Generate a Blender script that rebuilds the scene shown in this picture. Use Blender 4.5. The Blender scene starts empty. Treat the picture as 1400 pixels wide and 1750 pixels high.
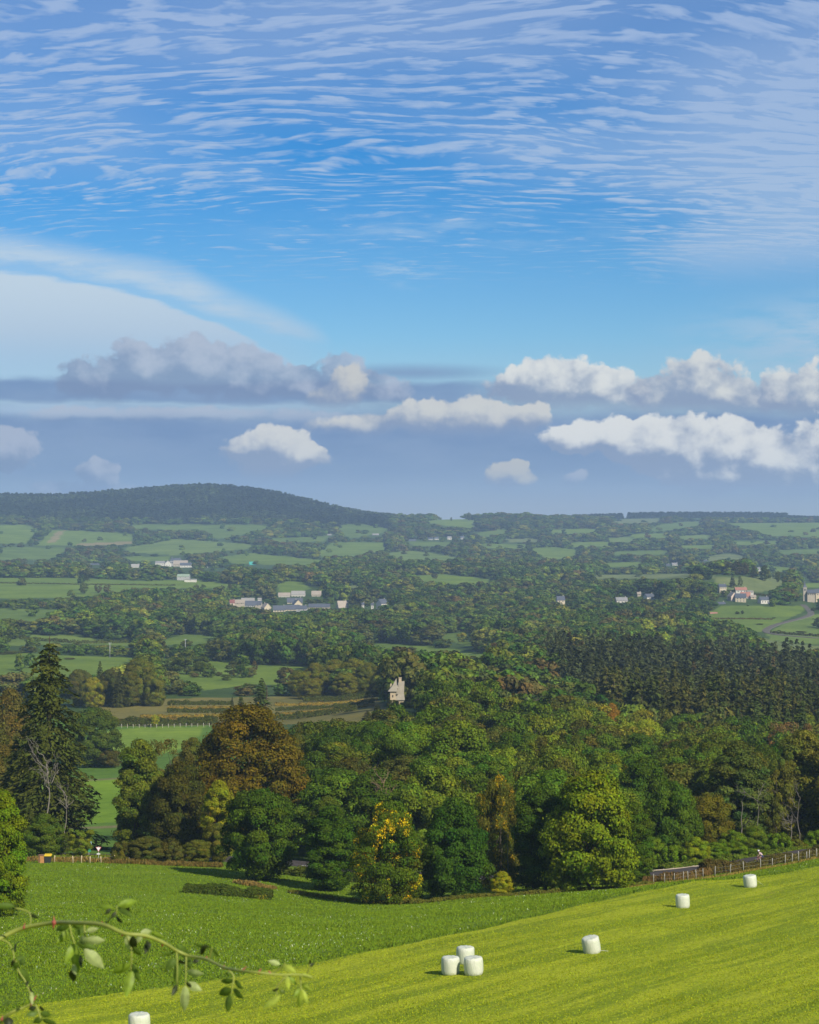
import bpy, math, random
import numpy as np
from mathutils import Vector, Matrix
R_ = math.radians
random.seed(7)
rng = np.random.default_rng(7)
scene = bpy.context.scene
COL = scene.collection
FPX = 3500.0            # focal length in units of the 1400 x 1750 frame

# ------------------------------------------------------------------ camera
cam_d = bpy.data.cameras.new('camera')
cam = bpy.data.objects.new('camera', cam_d)
COL.objects.link(cam)
cam.location = (0, 0, 0)
cam.rotation_euler = (R_(90), 0, 0)
cam_d.sensor_fit = 'VERTICAL'
cam_d.sensor_height = 36.0
cam_d.sensor_width = 28.8
cam_d.lens = 36.0 * FPX / 1750.0
cam_d.clip_start = 0.1
cam_d.clip_end = 60000
cam_d.dof.use_dof = True
cam_d.dof.focus_distance = 260.0
cam_d.dof.aperture_fstop = 19.0
scene.camera = cam

# ------------------------------------------------------------------ light
SUN_EL, SUN_AZ = 36.0, 141.0      # azimuth clockwise from +Y (the view): behind the camera, to the right
sd = bpy.data.lights.new('sun', 'SUN')
sd.energy = 5.0
sd.angle = R_(0.53)
sd.color = (1.0, 0.93, 0.80)
sun = bpy.data.objects.new('sun', sd)
COL.objects.link(sun)
az = R_(SUN_AZ)
to_sun = Vector((math.sin(az) * math.cos(R_(SUN_EL)), math.cos(az) * math.cos(R_(SUN_EL)), math.sin(R_(SUN_EL))))
sun.rotation_euler = to_sun.to_track_quat('Z', 'Y').to_euler()
scene.view_settings.view_transform = 'Standard'
scene.view_settings.look = 'None'
scene.view_settings.gamma = 1
scene.view_settings.exposure = 0.22
scene.cycles.use_denoising = True
scene.cycles.max_bounces = 6
scene.cycles.diffuse_bounces = 3
scene.cycles.volume_bounces = 1
scene.cycles.transmission_bounces = 3
scene.cycles.transparent_max_bounces = 4
scene.cycles.use_fast_gi = False

# ------------------------------------------------------------------ node helper
class NG:
    """small expression builder for shader nodes"""
    def __init__(self, tree):
        self.t = tree; self.n = tree.nodes; self.l = tree.links
    def _in(self, sock, v):
        if hasattr(v, 'is_output') or isinstance(v, bpy.types.NodeSocket):
            self.l.new(v, sock)
        else:
            if isinstance(v, (tuple, list)) and len(v) == 3 and sock.type == 'RGBA':
                v = (*v, 1)
            sock.default_value = v
    def m(self, op, a, b=0.0, c=0.0, clamp=False):
        x = self.n.new('ShaderNodeMath'); x.operation = op; x.use_clamp = clamp
        self._in(x.inputs[0], a); self._in(x.inputs[1], b)
        if op in ('MULTIPLY_ADD', 'COMPARE', 'SMOOTH_MIN', 'SMOOTH_MAX'): self._in(x.inputs[2], c)
        return x.outputs[0]
    def add(self, a, b): return self.m('ADD', a, b)
    def sub(self, a, b): return self.m('SUBTRACT', a, b)
    def mul(self, a, b): return self.m('MULTIPLY', a, b)
    def vm(self, op, a, b=(0, 0, 0), c=(0, 0, 0)):
        x = self.n.new('ShaderNodeVectorMath'); x.operation = op
        self._in(x.inputs[0], a)
        if op not in ('LENGTH', 'NORMALIZE'): self._in(x.inputs[1], b)
        if op == 'MULTIPLY_ADD': self._in(x.inputs[2], c)
        return x.outputs['Value'] if op in ('LENGTH', 'DOT_PRODUCT') else x.outputs[0]
    def ss(self, v, a, b, lo=0.0, hi=1.0):
        x = self.n.new('ShaderNodeMapRange'); x.interpolation_type = 'SMOOTHSTEP'
        self._in(x.inputs[0], v)
        x.inputs[1].default_value = a; x.inputs[2].default_value = b
        x.inputs[3].default_value = lo; x.inputs[4].default_value = hi
        return x.outputs[0]
    def lin(self, v, a, b, lo=0.0, hi=1.0):
        x = self.n.new('ShaderNodeMapRange')
        self._in(x.inputs[0], v)
        x.inputs[1].default_value = a; x.inputs[2].default_value = b
        x.inputs[3].default_value = lo; x.inputs[4].default_value = hi
        return x.outputs[0]
    def noise(self, vec, scale=1.0, detail=2.0, rough=0.5, dist=0.0, dim='3D', w=None, color=False):
        x = self.n.new('ShaderNodeTexNoise'); x.noise_dimensions = dim
        if vec is not None: self._in(x.inputs['Vector'], vec)
        x.inputs['Scale'].default_value = scale; x.inputs['Detail'].default_value = detail
        x.inputs['Roughness'].default_value = rough; x.inputs['Distortion'].default_value = dist
        if w is not None: self._in(x.inputs['W'], w)
        return x.outputs['Color' if color else 'Fac']
    def mix(self, f, a, b, mode='MIX'):
        x = self.n.new('ShaderNodeMix'); x.data_type = 'RGBA'; x.blend_type = mode
        self._in(x.inputs[0], f); self._in(x.inputs[6], a); self._in(x.inputs[7], b)
        return x.outputs[2]
    def xyz(self, x=0.0, y=0.0, z=0.0):
        c = self.n.new('ShaderNodeCombineXYZ')
        self._in(c.inputs[0], x); self._in(c.inputs[1], y); self._in(c.inputs[2], z)
        return c.outputs[0]
    def ramp(self, f, stops, interp='LINEAR'):
        x = self.n.new('ShaderNodeValToRGB'); x.color_ramp.interpolation = interp
        e = x.color_ramp.elements
        while len(e) > 1: e.remove(e[-1])
        e[0].position = stops[0][0]; e[0].color = (*stops[0][1], 1)
        for p, c in stops[1:]:
            k = e.new(p); k.color = (*c, 1)
        self._in(x.inputs[0], f)
        return x.outputs[0]
def srgb(r, g, b):
    f = lambda c: ((c / 255 + .055) / 1.055) ** 2.4 if c > 10 else c / 255 / 12.92
    return (f(r), f(g), f(b))
# ------------------------------------------------------------------ sky: Nishita air, high ripple clouds, cirrus veils and a cumulus band
SKY_STRENGTH = 0.1
world = bpy.data.worlds.new('World'); scene.world = world
world.use_nodes = True
world.node_tree.nodes.clear()
w = NG(world.node_tree)
tc = w.n.new('ShaderNodeTexCoord')
sp = w.n.new('ShaderNodeSeparateXYZ'); w.l.new(tc.outputs['Generated'], sp.inputs[0])
dx, dy, dz = sp.outputs
sky = w.n.new('ShaderNodeTexSky'); sky.sky_type = 'NISHITA'; sky.sun_disc = False
sky.sun_elevation = R_(SUN_EL); sky.sun_rotation = R_(SUN_AZ)
sky.altitude = 900; sky.air_density = 1.0; sky.dust_density = 0.6; sky.ozone_density = 3.0
azn = w.m('ARCTAN2', dx, dy)                       # compass angle from the view north
elv = w.m('ARCSINE', dz)
K = 35.0                                           # 1 unit = 1/35 rad
A = w.mul(azn, K); E = w.mul(elv, K)               # A -7..7, E 0..8.8
P = w.xyz(A, E, 0.0)
def sa(px): return math.atan((px - 700) / FPX) * K
def se(py): return math.atan((875 - py) / FPX) * K
# air colour, deepened with height
S1 = 1.0 / SKY_STRENGTH / 2 ** .22
air = w.ramp(w.lin(E, 0, 40), [(0.0, (.82, .76, .75)), (.037, (.70, .74, .80)), (.075, (.46, .72, .88)), (.15, (.13, .56, .90)), (.22, (.09, .50, .88)), (.5, (.55, .65, .85)), (1.0, (.6, .7, .85))])
base = w.mix(1.0, sky.outputs[0], air, 'MULTIPLY')
# --- high cloud sheet, projected on a flat layer overhead
zc = w.m('MAXIMUM', dz, 0.03)
HX = w.m('DIVIDE', dx, zc); HY = w.m('DIVIDE', dy, zc)
H = w.xyz(HX, HY, 0.0)
warp = w.noise(H, 1.1, 3, .55, color=True)
Hw = w.vm('MULTIPLY_ADD', w.vm('SUBTRACT', warp, (.5, .5, .5)), (.36, .26, 0), H)
sx = w.n.new('ShaderNodeSeparateXYZ'); w.l.new(Hw, sx.inputs[0])
# rows of ripples, bending and breaking up
row = w.add(w.mul(w.mul(sx.outputs[0], w.sub(sx.outputs[0], .25)), -.20), w.add(sx.outputs[1], w.mul(w.noise(H, .7, 2, .5), 1.0)))
rv = w.xyz(w.mul(sx.outputs[0], 6.6), w.mul(row, 11.5), 0.0)
rip = w.noise(rv, 1.0, 3.0, .52, .0)
cell = w.noise(w.xyz(w.mul(sx.outputs[0], 8.0), w.mul(row, 9.5), 7.0), 1.0, 3, .55)
fine = w.noise(w.xyz(w.mul(sx.outputs[0], 15), w.mul(row, 26.0), 3.0), 1.0, 4, .62)
big = w.noise(w.vm('MULTIPLY', H, (.8, .45, 1)), 1.0, 2, .5)
wavy = w.m('SINE', w.mul(w.add(row, w.mul(w.sub(rip, .5), .40)), 6.2832 * 6.2))
def blob(px, py, rx, ry, edge=1.0, src=None):
    q = w.vm('MULTIPLY_ADD', src or P, (1 / (rx / 100), 1 / (ry / 100), 0), (-sa(px) / (rx / 100), -se(py) / (ry / 100), 0))
    return w.ss(w.vm('LENGTH', q), edge, 0.0)
# cover: high at the top and on the right, thinning towards the clear lane
cov = w.lin(E, se(350), se(90), 0, .66)
cov = w.add(cov, w.mul(blob(1420, 330, 520, 330, 1.0), 1.35))
cov = w.add(cov, w.mul(blob(1190, 445, 220, 60, 1.0), .55))
cov = w.add(cov, w.mul(blob(930, 250, 260, 70, 1.0), .40))
cov = w.add(cov, w.mul(blob(120, 240, 380, 180, 1.0), .25))
cov = w.add(cov, w.mul(blob(420, 305, 200, 50, 1.0), .26))
cov = w.sub(cov, w.mul(blob(560, 260, 300, 90), .15))
cov = w.sub(cov, w.mul(w.ss(E, se(310), se(390)), .30))
cov = w.add(cov, w.mul(w.sub(big, .5), 1.3))
pat = w.add(w.add(w.mul(w.sub(rip, .5), 2.2), w.mul(w.sub(cell, .5), 2.1)), w.add(w.mul(wavy, .26), w.mul(w.sub(fine, .5), .85)))
v = w.add(w.add(pat, .02), w.mul(cov, .75))
hi = w.ss(v, -.18, 1.02)
hi = w.mul(w.mul(hi, w.ss(E, se(520), se(400))), w.ss(E, 24, 10, .30, 1))
soft = w.mul(w.mul(w.ss(cov, -.05, 1.1), .72), w.ss(E, 24, 10, .2, 1))
hi = w.m('MAXIMUM', hi, w.mul(soft, w.ss(E, se(560), se(420))))
hic = w.mix(w.ss(E, se(520), se(0)), srgb(176, 198, 224), srgb(164, 187, 222))
hicol = w.vm('SCALE', hic); hicol.node.inputs['Scale'].default_value = S1
col = w.mix(w.mul(hi, .84), base, hicol)
# --- smooth cirrus veils: left wedge with its upper streamer, right wisps
wn = w.noise(w.vm('MULTIPLY', P, (.35, 1.1, 1)), 1.0, 4, .55)
wf = w.noise(w.vm('MULTIPLY', P, (.9, 4.0, 1)), 1.0, 5, .6)
An = w.add(A, w.mul(w.sub(wn, .5), .8))
En = w.add(E, w.mul(w.sub(wf, .5), .22))
def edge_line(pts, soft, shift=0.0):
    """height of a curved boundary given as pixels, read as a float curve over A; returns inside(below) mask"""
    c = w.n.new('ShaderNodeFloatCurve')
    cm = c.mapping.curves[0]
    xs = [(sa(px) + 9) / 18 for px, _ in pts]; ys = [se(py) / 10 for _, py in pts]
    cm.points[0].location = (xs[0], ys[0]); cm.points[1].location = (xs[-1], ys[-1])
    for x_, y_ in list(zip(xs, ys))[1:-1]: cm.points.new(x_, y_)
    c.mapping.update()
    w._in(c.inputs['Value'], w.lin(A, -9, 9))
    h = w.mul(c.outputs[0], 10.0)
    return w.ss(w.sub(h, En), -soft * .3, soft), h
in1, _ = edge_line([(-150, 462), (0, 468), (120, 480), (240, 505), (330, 535), (420, 572), (480, 605), (560, 640), (760, 700), (1600, 850)], .10)
low1 = w.ss(E, se(665), se(560), .55, 1)
in2, _ = edge_line([(-150, 395), (0, 402), (150, 425), (300, 450), (400, 495), (500, 535), (555, 566), (580, 600), (700, 700), (1600, 850)], .35)
out2, _ = edge_line([(-150, 450), (0, 452), (150, 470), (280, 500), (350, 525), (430, 552), (500, 566), (560, 568), (700, 570), (1600, 570)], .3)
veil2 = w.mul(w.mul(in2, w.sub(1.0, out2)), w.ss(wf, .28, .62, .55, 1))
veil1 = w.mul(w.mul(in1, low1), w.ss(A, sa(700), sa(470)))
vl = w.m('MAXIMUM', w.mul(veil1, 1.0), w.mul(veil2, .85))
vl = w.m('MAXIMUM', vl, w.mul(w.mul(in2, w.ss(A, sa(620), sa(450))), .30))
rb = w.mul(w.mul(blob(1480, 590, 420, 110), w.ss(wf, .30, .62)), .85)
vl = w.m('MAXIMUM', vl, rb)
mb = w.mul(w.mul(blob(780, 395, 480, 45), w.ss(w.noise(w.vm('MULTIPLY', P, (.5, 2.6, 1)), 1, 4, .6), .42, .72)), .42)
mb2 = w.mul(w.mul(blob(695, 462, 90, 42), w.ss(w.noise(w.vm('MULTIPLY', P, (1.2, 7.0, 1)), 1, 4, .6), .46, .66)), .55)
vl = w.m('MAXIMUM', w.m('MAXIMUM', vl, mb), mb2)
vcol = w.mix(w.ss(E, se(640), se(470)), srgb(170, 195, 220), srgb(192, 211, 227))
vc = w.vm('SCALE', vcol); vc.node.inputs['Scale'].default_value = S1
col = w.mix(vl, col, vc)
# --- low blue-grey stratus band, its ragged top edge, and streaks
n_b = w.noise(w.vm('MULTIPLY', P, (.45, 1.6, 1)), 1.0, 4, .55)
topb = w.add(E, w.mul(w.sub(n_b, .5), .5))
band = w.mul(w.ss(topb, se(672), se(726)), w.ss(E, se(905), se(800), .62, 1))
st1 = w.mul(w.mul(w.ss(w.m('ABSOLUTE', w.sub(topb, se(672))), .28, .10), w.ss(A, sa(960), sa(760))), .9)   # dark streak left
st2 = w.mul(blob(700, 637, 230, 22), .8)
streak = w.m('MAXIMUM', st1, st2)
bc = w.mix(w.ss(n_b, .3, .7), srgb(108, 138, 182), srgb(126, 152, 190))
bc = w.mix(w.ss(E, se(880), se(730)), srgb(128, 156, 190), bc)
bcs = w.vm('SCALE', bc); bcs.node.inputs['Scale'].default_value = S1
col = w.mix(w.m('MAXIMUM', w.mul(band, .96), streak), col, bcs)
# pale gap left between streak and band
gap = w.mul(blob(90, 703, 330, 17), .7)
col = w.mix(gap, col, vc)
# --- cumulus
cn = w.noise(P, 1.6, 4, .55, color=True)
Pw = w.vm('MULTIPLY_ADD', w.vm('SUBTRACT', cn, (.5, .5, .5)), (.34, .28, 0), P)
def puff(src):
    tot = None
    for sc, k in ((1.35, .34), (3.0, .24), (6.5, .11)):
        vo = w.n.new('ShaderNodeTexVoronoi'); vo.voronoi_dimensions = '2D'; vo.inputs['Scale'].default_value = sc
        w.l.new(src, vo.inputs['Vector'])
        t = w.mul(w.sub(.45, vo.outputs['Distance']), k)
        tot = t if tot is None else w.add(tot, t)
    return w.add(tot, w.mul(w.sub(w.noise(src, 2.4, 6, .6), .5), .95))
CL = [  # blobs (px, py, rx, ry), base py, brightness
    (((905, 657, 78, 40), (960, 655, 80, 44), (1015, 660, 62, 40), (1060, 675, 60, 26)), 700, 1.0, .05),
    (((1130, 672, 60, 30), (1195, 652, 66, 44), (1240, 672, 80, 34), (1290, 678, 60, 24)), 706, .92, .05),
    (((1335, 672, 50, 36), (1390, 668, 70, 40), (1450, 670, 80, 44)), 712, .95, .05),
    (((620, 718, 100, 18), (720, 712, 70, 34), (790, 712, 80, 34), (850, 715, 60, 32), (903, 712, 38, 32)), 738, .85, .05),
    (((1000, 735, 70, 20), (1060, 738, 50, 26), (1130, 750, 60, 34), (1190, 775, 50, 52), (1215, 800, 34, 34), (1250, 765, 80, 44), (1240, 790, 60, 36), (1310, 780, 66, 44), (1350, 792, 50, 44), (1395, 790, 56, 52), (1450, 780, 80, 60)), 850, 1.08, .10),
    (((425, 760, 50, 28), (475, 752, 56, 34), (455, 785, 52, 34), (515, 768, 50, 26), (490, 780, 44, 28)), 815, .92, .10),
    (((858, 806, 30, 18), (880, 800, 26, 22), (895, 812, 24, 12)), 834, .72, .10), (((980, 812, 18, 12), (992, 804, 16, 12)), 826, .6, .1),
    (((165, 650, 70, 36), (250, 625, 90, 44), (350, 620, 90, 44), (420, 640, 70, 40), (520, 655, 80, 34), (590, 650, 60, 44), (650, 668, 60, 30)), 690, .40, .06),
    (((600, 655, 38, 36), (575, 672, 44, 22)), 694, .78, .10),
    (((170, 800, 36, 26), (20, 760, 50, 30), (150, 845, 120, 26)), 860, .42, .10),
    (((130, 700, 110, 12), (330, 700, 180, 14), (520, 702, 100, 12)), 716, .50, .05),
]
shn = w.noise(w.vm('MULTIPLY', P, (1, 1.4, 1)), 2.2, 4, .55)
SD = (.20, .26, 0)                                   # towards the sun, right and up
def cloudF(src, h, blobs, basepy, soft):
    L = None
    for (px, py, rx, ry) in blobs:
        rx /= 92; ry /= 82; py += 10
        q = w.vm('LENGTH', w.vm('MULTIPLY_ADD', src, (1 / rx, 1 / ry, 0), (-sa(px) / rx, -se(py) / ry, 0)))
        L = q if L is None else w.m('SMOOTH_MIN', L, q, .35)
    return w.add(w.sub(1.04 if basepy != 850 else 1.20, L), w.mul(h, 1.0))
spw = w.n.new('ShaderNodeSeparateXYZ'); w.l.new(Pw, spw.inputs[0])
Pw2 = w.vm('ADD', Pw, SD)
h1 = puff(Pw); h2 = puff(Pw2)
Yw = w.add(w.mul(spw.outputs[1], .35), w.mul(E, .65))
order = [9, 11, 10, 8, 3, 0, 1, 2, 6, 7, 5, 4] if False else [8, 11, 10, 9, 0, 1, 2, 3, 6, 7, 5, 4]
for k in order:
    blobs, basepy, br, soft = CL[k]
    f1 = cloudF(Pw, h1, blobs, basepy, soft); f2 = cloudF(Pw2, h2, blobs, basepy, soft)
    bf = w.ss(Yw, se(basepy) - .16, se(basepy) + .20)
    wid = w.ss(Yw, se(basepy), se(basepy) + .45, .62, .20)
    al = w.mul(w.ss(w.m('DIVIDE', f1, wid), 0, 1), bf)
    ymax = min(b[1] - b[3] for b in blobs)
    hgt = w.ss(Yw, se(basepy), se(ymax) - .05)
    lit = w.add(w.mul(w.m('SUBTRACT', f1, f2), 1.35), w.add(w.mul(hgt, .85 if br < 1.02 else .45), 0.0 if br < 1.02 else .42))
    lit = w.add(lit, w.mul(w.sub(shn, .5), 2.1))
    lit = w.ss(lit, .18, 1.85)
    wc = tuple(min(br, 1.04) * c for c in srgb(226, 227, 224)) if br > .7 else srgb(176, 186, 205)
    c = w.mix(lit, srgb(138, 155, 184) if br > .7 else srgb(121, 142, 177), wc)
    cs = w.vm('SCALE', c); cs.node.inputs['Scale'].default_value = S1
    col = w.mix(w.mul(al, .93 if br > .6 else .8), col, cs)
bgn = w.n.new('ShaderNodeBackground'); bgn.inputs['Strength'].default_value = SKY_STRENGTH
w.l.new(col, bgn.inputs['Color'])
wo = w.n.new('ShaderNodeOutputWorld'); w.l.new(bgn.outputs[0], wo.inputs['Surface'])
world.cycles.sampling_method = 'MANUAL'
world.cycles.sample_map_resolution = 512
# ------------------------------------------------------------------ relief: (bearing, slope, distance) survey points
def col_(px, rows): return [(px, py, D) for D, py in rows]
SURV = []
for px, py in [(-500, 1790), (0, 1775), (238, 1768), (500, 1756), (770, 1745), (1050, 1736), (1400, 1722), (1900, 1700)]: SURV.append((px, py, 118))
for px, py in [(-500, 2010), (0, 2000), (700, 1985), (1400, 1975), (1900, 1965)]: SURV.append((px, py, 60))
SURV += [(770, 1663, 137), (1013, 1629, 145), (1167, 1551, 180), (1283, 1518, 198),
 (60, 1716, 126), (300, 1690, 135), (560, 1641, 149), (800, 1593, 166), (1064, 1530, 193), (1190, 1506, 206), (1400, 1481, 225),
 (1400, 1471, 240), (1300, 1489, 240), (1300, 1480, 268), (1150, 1500, 256), (1150, 1513, 236), (1400, 1464, 268),
 (1000, 1525, 235), (1000, 1510, 262), (800, 1535, 240), (600, 1543, 245), (455, 1505, 270), (300, 1478, 290), (100, 1474, 290), (0, 1475, 290),
 (0, 1579, 190), (300, 1568, 195), (600, 1586, 190)]
SURV += col_(-500, [(190, 1580), (290, 1475)]) + col_(1900, [(225, 1440), (268, 1430)])
for q in (0, 170, -450):
    SURV += col_(q, [(315, 1461), (400, 1408), (470, 1365), (560, 1310), (640, 1272)])
SURV += [(250, 1245, 710), (340, 1243, 710), (500, 1236, 720), (0, 1240, 720), (250, 1215, 800), (450, 1198, 860), (600, 1195, 870), (0, 1205, 860), (450, 1172, 1000),
 (450, 1135, 1200), (150, 1155, 1050), (150, 1120, 1300), (150, 1098, 1500), (330, 1100, 1480), (330, 1083, 1620), (100, 1062, 1700), (60, 1040, 1950), (60, 1022, 2100),
 (200, 1005, 2300), (300, 992, 2500), (60, 990, 2500), (60, 984, 2650), (60, 978, 3000), (300, 972, 3200), (300, 966, 3400), (60, 958, 3500), (60, 930, 3950), (60, 900, 4500), (60, 892, 4700)]
SURV += [(450, 1046, 2000), (600, 1042, 2000), (480, 1020, 2200), (350, 1005, 2350), (480, 1000, 2380), (500, 985, 2700), (500, 975, 2950), (500, 968, 3200), (500, 945, 3700), (500, 930, 4000), (500, 905, 4500), (500, 893, 4750), (300, 945, 3700), (300, 921, 4150), (300, 896, 4650)]
SURV += [(500, 1378, 400), (500, 1295, 520), (500, 1245, 660), (700, 1372, 400), (700, 1285, 500), (680, 1214, 640), (700, 1175, 900), (700, 1120, 1330), (700, 1108, 1420), (700, 1085, 1600), (780, 1085, 1600), (700, 1045, 2000), (770, 1000, 2500), (770, 982, 2700), (770, 973, 3000), (720, 958, 3400), (720, 943, 3800), (720, 920, 4300), (770, 902, 4750), (770, 888, 5200)]
SURV += [(1000, 1400, 400), (1000, 1322, 500), (1000, 1262, 620), (1000, 1217, 750), (1000, 1172, 900), (1000, 1130, 1150), (1000, 1090, 1450), (1000, 1050, 1850), (1000, 1020, 2200), (1000, 990, 2600), (1000, 981, 2800), (1000, 968, 3300), (960, 950, 3700), (950, 935, 4050), (920, 920, 4400), (900, 900, 4900), (900, 887, 5200)]
for q in (1300, 1850):
    SURV += col_(q, [(330, 1440), (400, 1400), (600, 1290), (750, 1235), (950, 1180), (1250, 1125), (1450, 1098), (1620, 1070)])
SURV += [(1330, 1045, 1800), (1270, 1032, 1880), (1200, 1050, 1800), (1270, 1010, 2000), (1290, 985, 2080), (1235, 982, 2060), (1290, 981, 2200), (1290, 984, 2600), (1290, 976, 3100), (1340, 968, 3400), (1240, 955, 3600), (1200, 934, 4100), (1300, 915, 4600), (1150, 905, 4900), (1300, 897, 5300), (1300, 890, 5800), (1300, 884, 6300), (1100, 889, 5900), (1100, 884, 6300), (1100, 992, 2550), (1100, 982, 2750),
 (1400, 1045, 1850), (1400, 1030, 1950), (1395, 1012, 2200), (1400, 1000, 2700), (1850, 1000, 2300), (1850, 960, 3500), (1850, 915, 4700), (1850, 884, 6300)]
for px, py in [(-450, 858), (0, 853), (100, 855), (200, 847), (260, 843), (300, 839), (340, 836), (400, 839), (450, 846), (500, 856), (560, 871), (600, 880), (650, 888)]: SURV.append((px, py, 5300))
for px in (-450, 0, 340, 600): SURV += [(px, 868 if px < 500 else 889, 5900), (px, 892, 6600)]
for px in (760, 900): SURV += [(px, 890, 5700), (px, 892, 6600)]
for px in (-450, 340, 1000, 1400, 1850): SURV += [(px, 893, 7400), (px, 893, 9600)]
SURV = np.array(SURV, float)
_sc = lambda px, D: np.stack([np.asarray(px) / 300.0, np.log(np.asarray(D)) * 4.0], -1)
_X = _sc(SURV[:, 0], SURV[:, 2])
def _ker(a, b):
    d2 = ((a[:, None, :] - b[None, :, :]) ** 2).sum(-1) + 1e-9
    return 0.5 * d2 * np.log(d2)
_n = len(_X)
_A = np.zeros((_n + 3, _n + 3)); _A[:_n, :_n] = _ker(_X, _X) + np.eye(_n) * 0.02
_A[:_n, _n] = 1; _A[:_n, _n + 1:] = _X; _A[_n:, :_n] = _A[:_n, _n:].T
_W = np.linalg.solve(_A, np.concatenate([SURV[:, 1], [0, 0, 0]]))
def slope_py(px, D):
    px = np.clip(px, -450, 1850); D = np.clip(D, 60, 9600)
    q = _sc(px, D); out = np.empty(len(q))
    for i in range(0, len(q), 20000):
        s = q[i:i + 20000]
        out[i:i + 20000] = _ker(s, _X) @ _W[:_n] + _W[_n] + s @ _W[_n + 1:]
    return out
def ground(x, y):
    """terrain height"""
    x = np.atleast_1d(np.asarray(x, float)); y = np.atleast_1d(np.asarray(y, float))
    D = np.maximum(y, 1.0)
    near = -1.75 - 0.238 * np.maximum(y, -30) + 0.012 * x * np.clip(y / 100, 0, 1)
    far = -(slope_py(700 + FPX * x / np.maximum(D, 60), np.maximum(D, 60)) - 875) / FPX * D
    t = np.clip((y - 70) / 45, 0, 1); t = t * t * (3 - 2 * t)
    z = near * (1 - t) + far * t
    bump = 0.10 * np.sin(x * .21 + 1.3) * np.sin(y * .13) + .07 * np.sin(x * .47 + y * .31)
    return z + bump * np.clip((y - 60) / 60, 0, 1) * 0.6
def gz(x, y): return float(ground([x], [y])[0])
def X(px, D): return (px - 700) / FPX * D
def PT(px, py, D): return Vector((X(px, D), D, -(py - 875) / FPX * D))
def topix(x, y, z): return 700 + FPX * x / y, 875 - FPX * z / y

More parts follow.
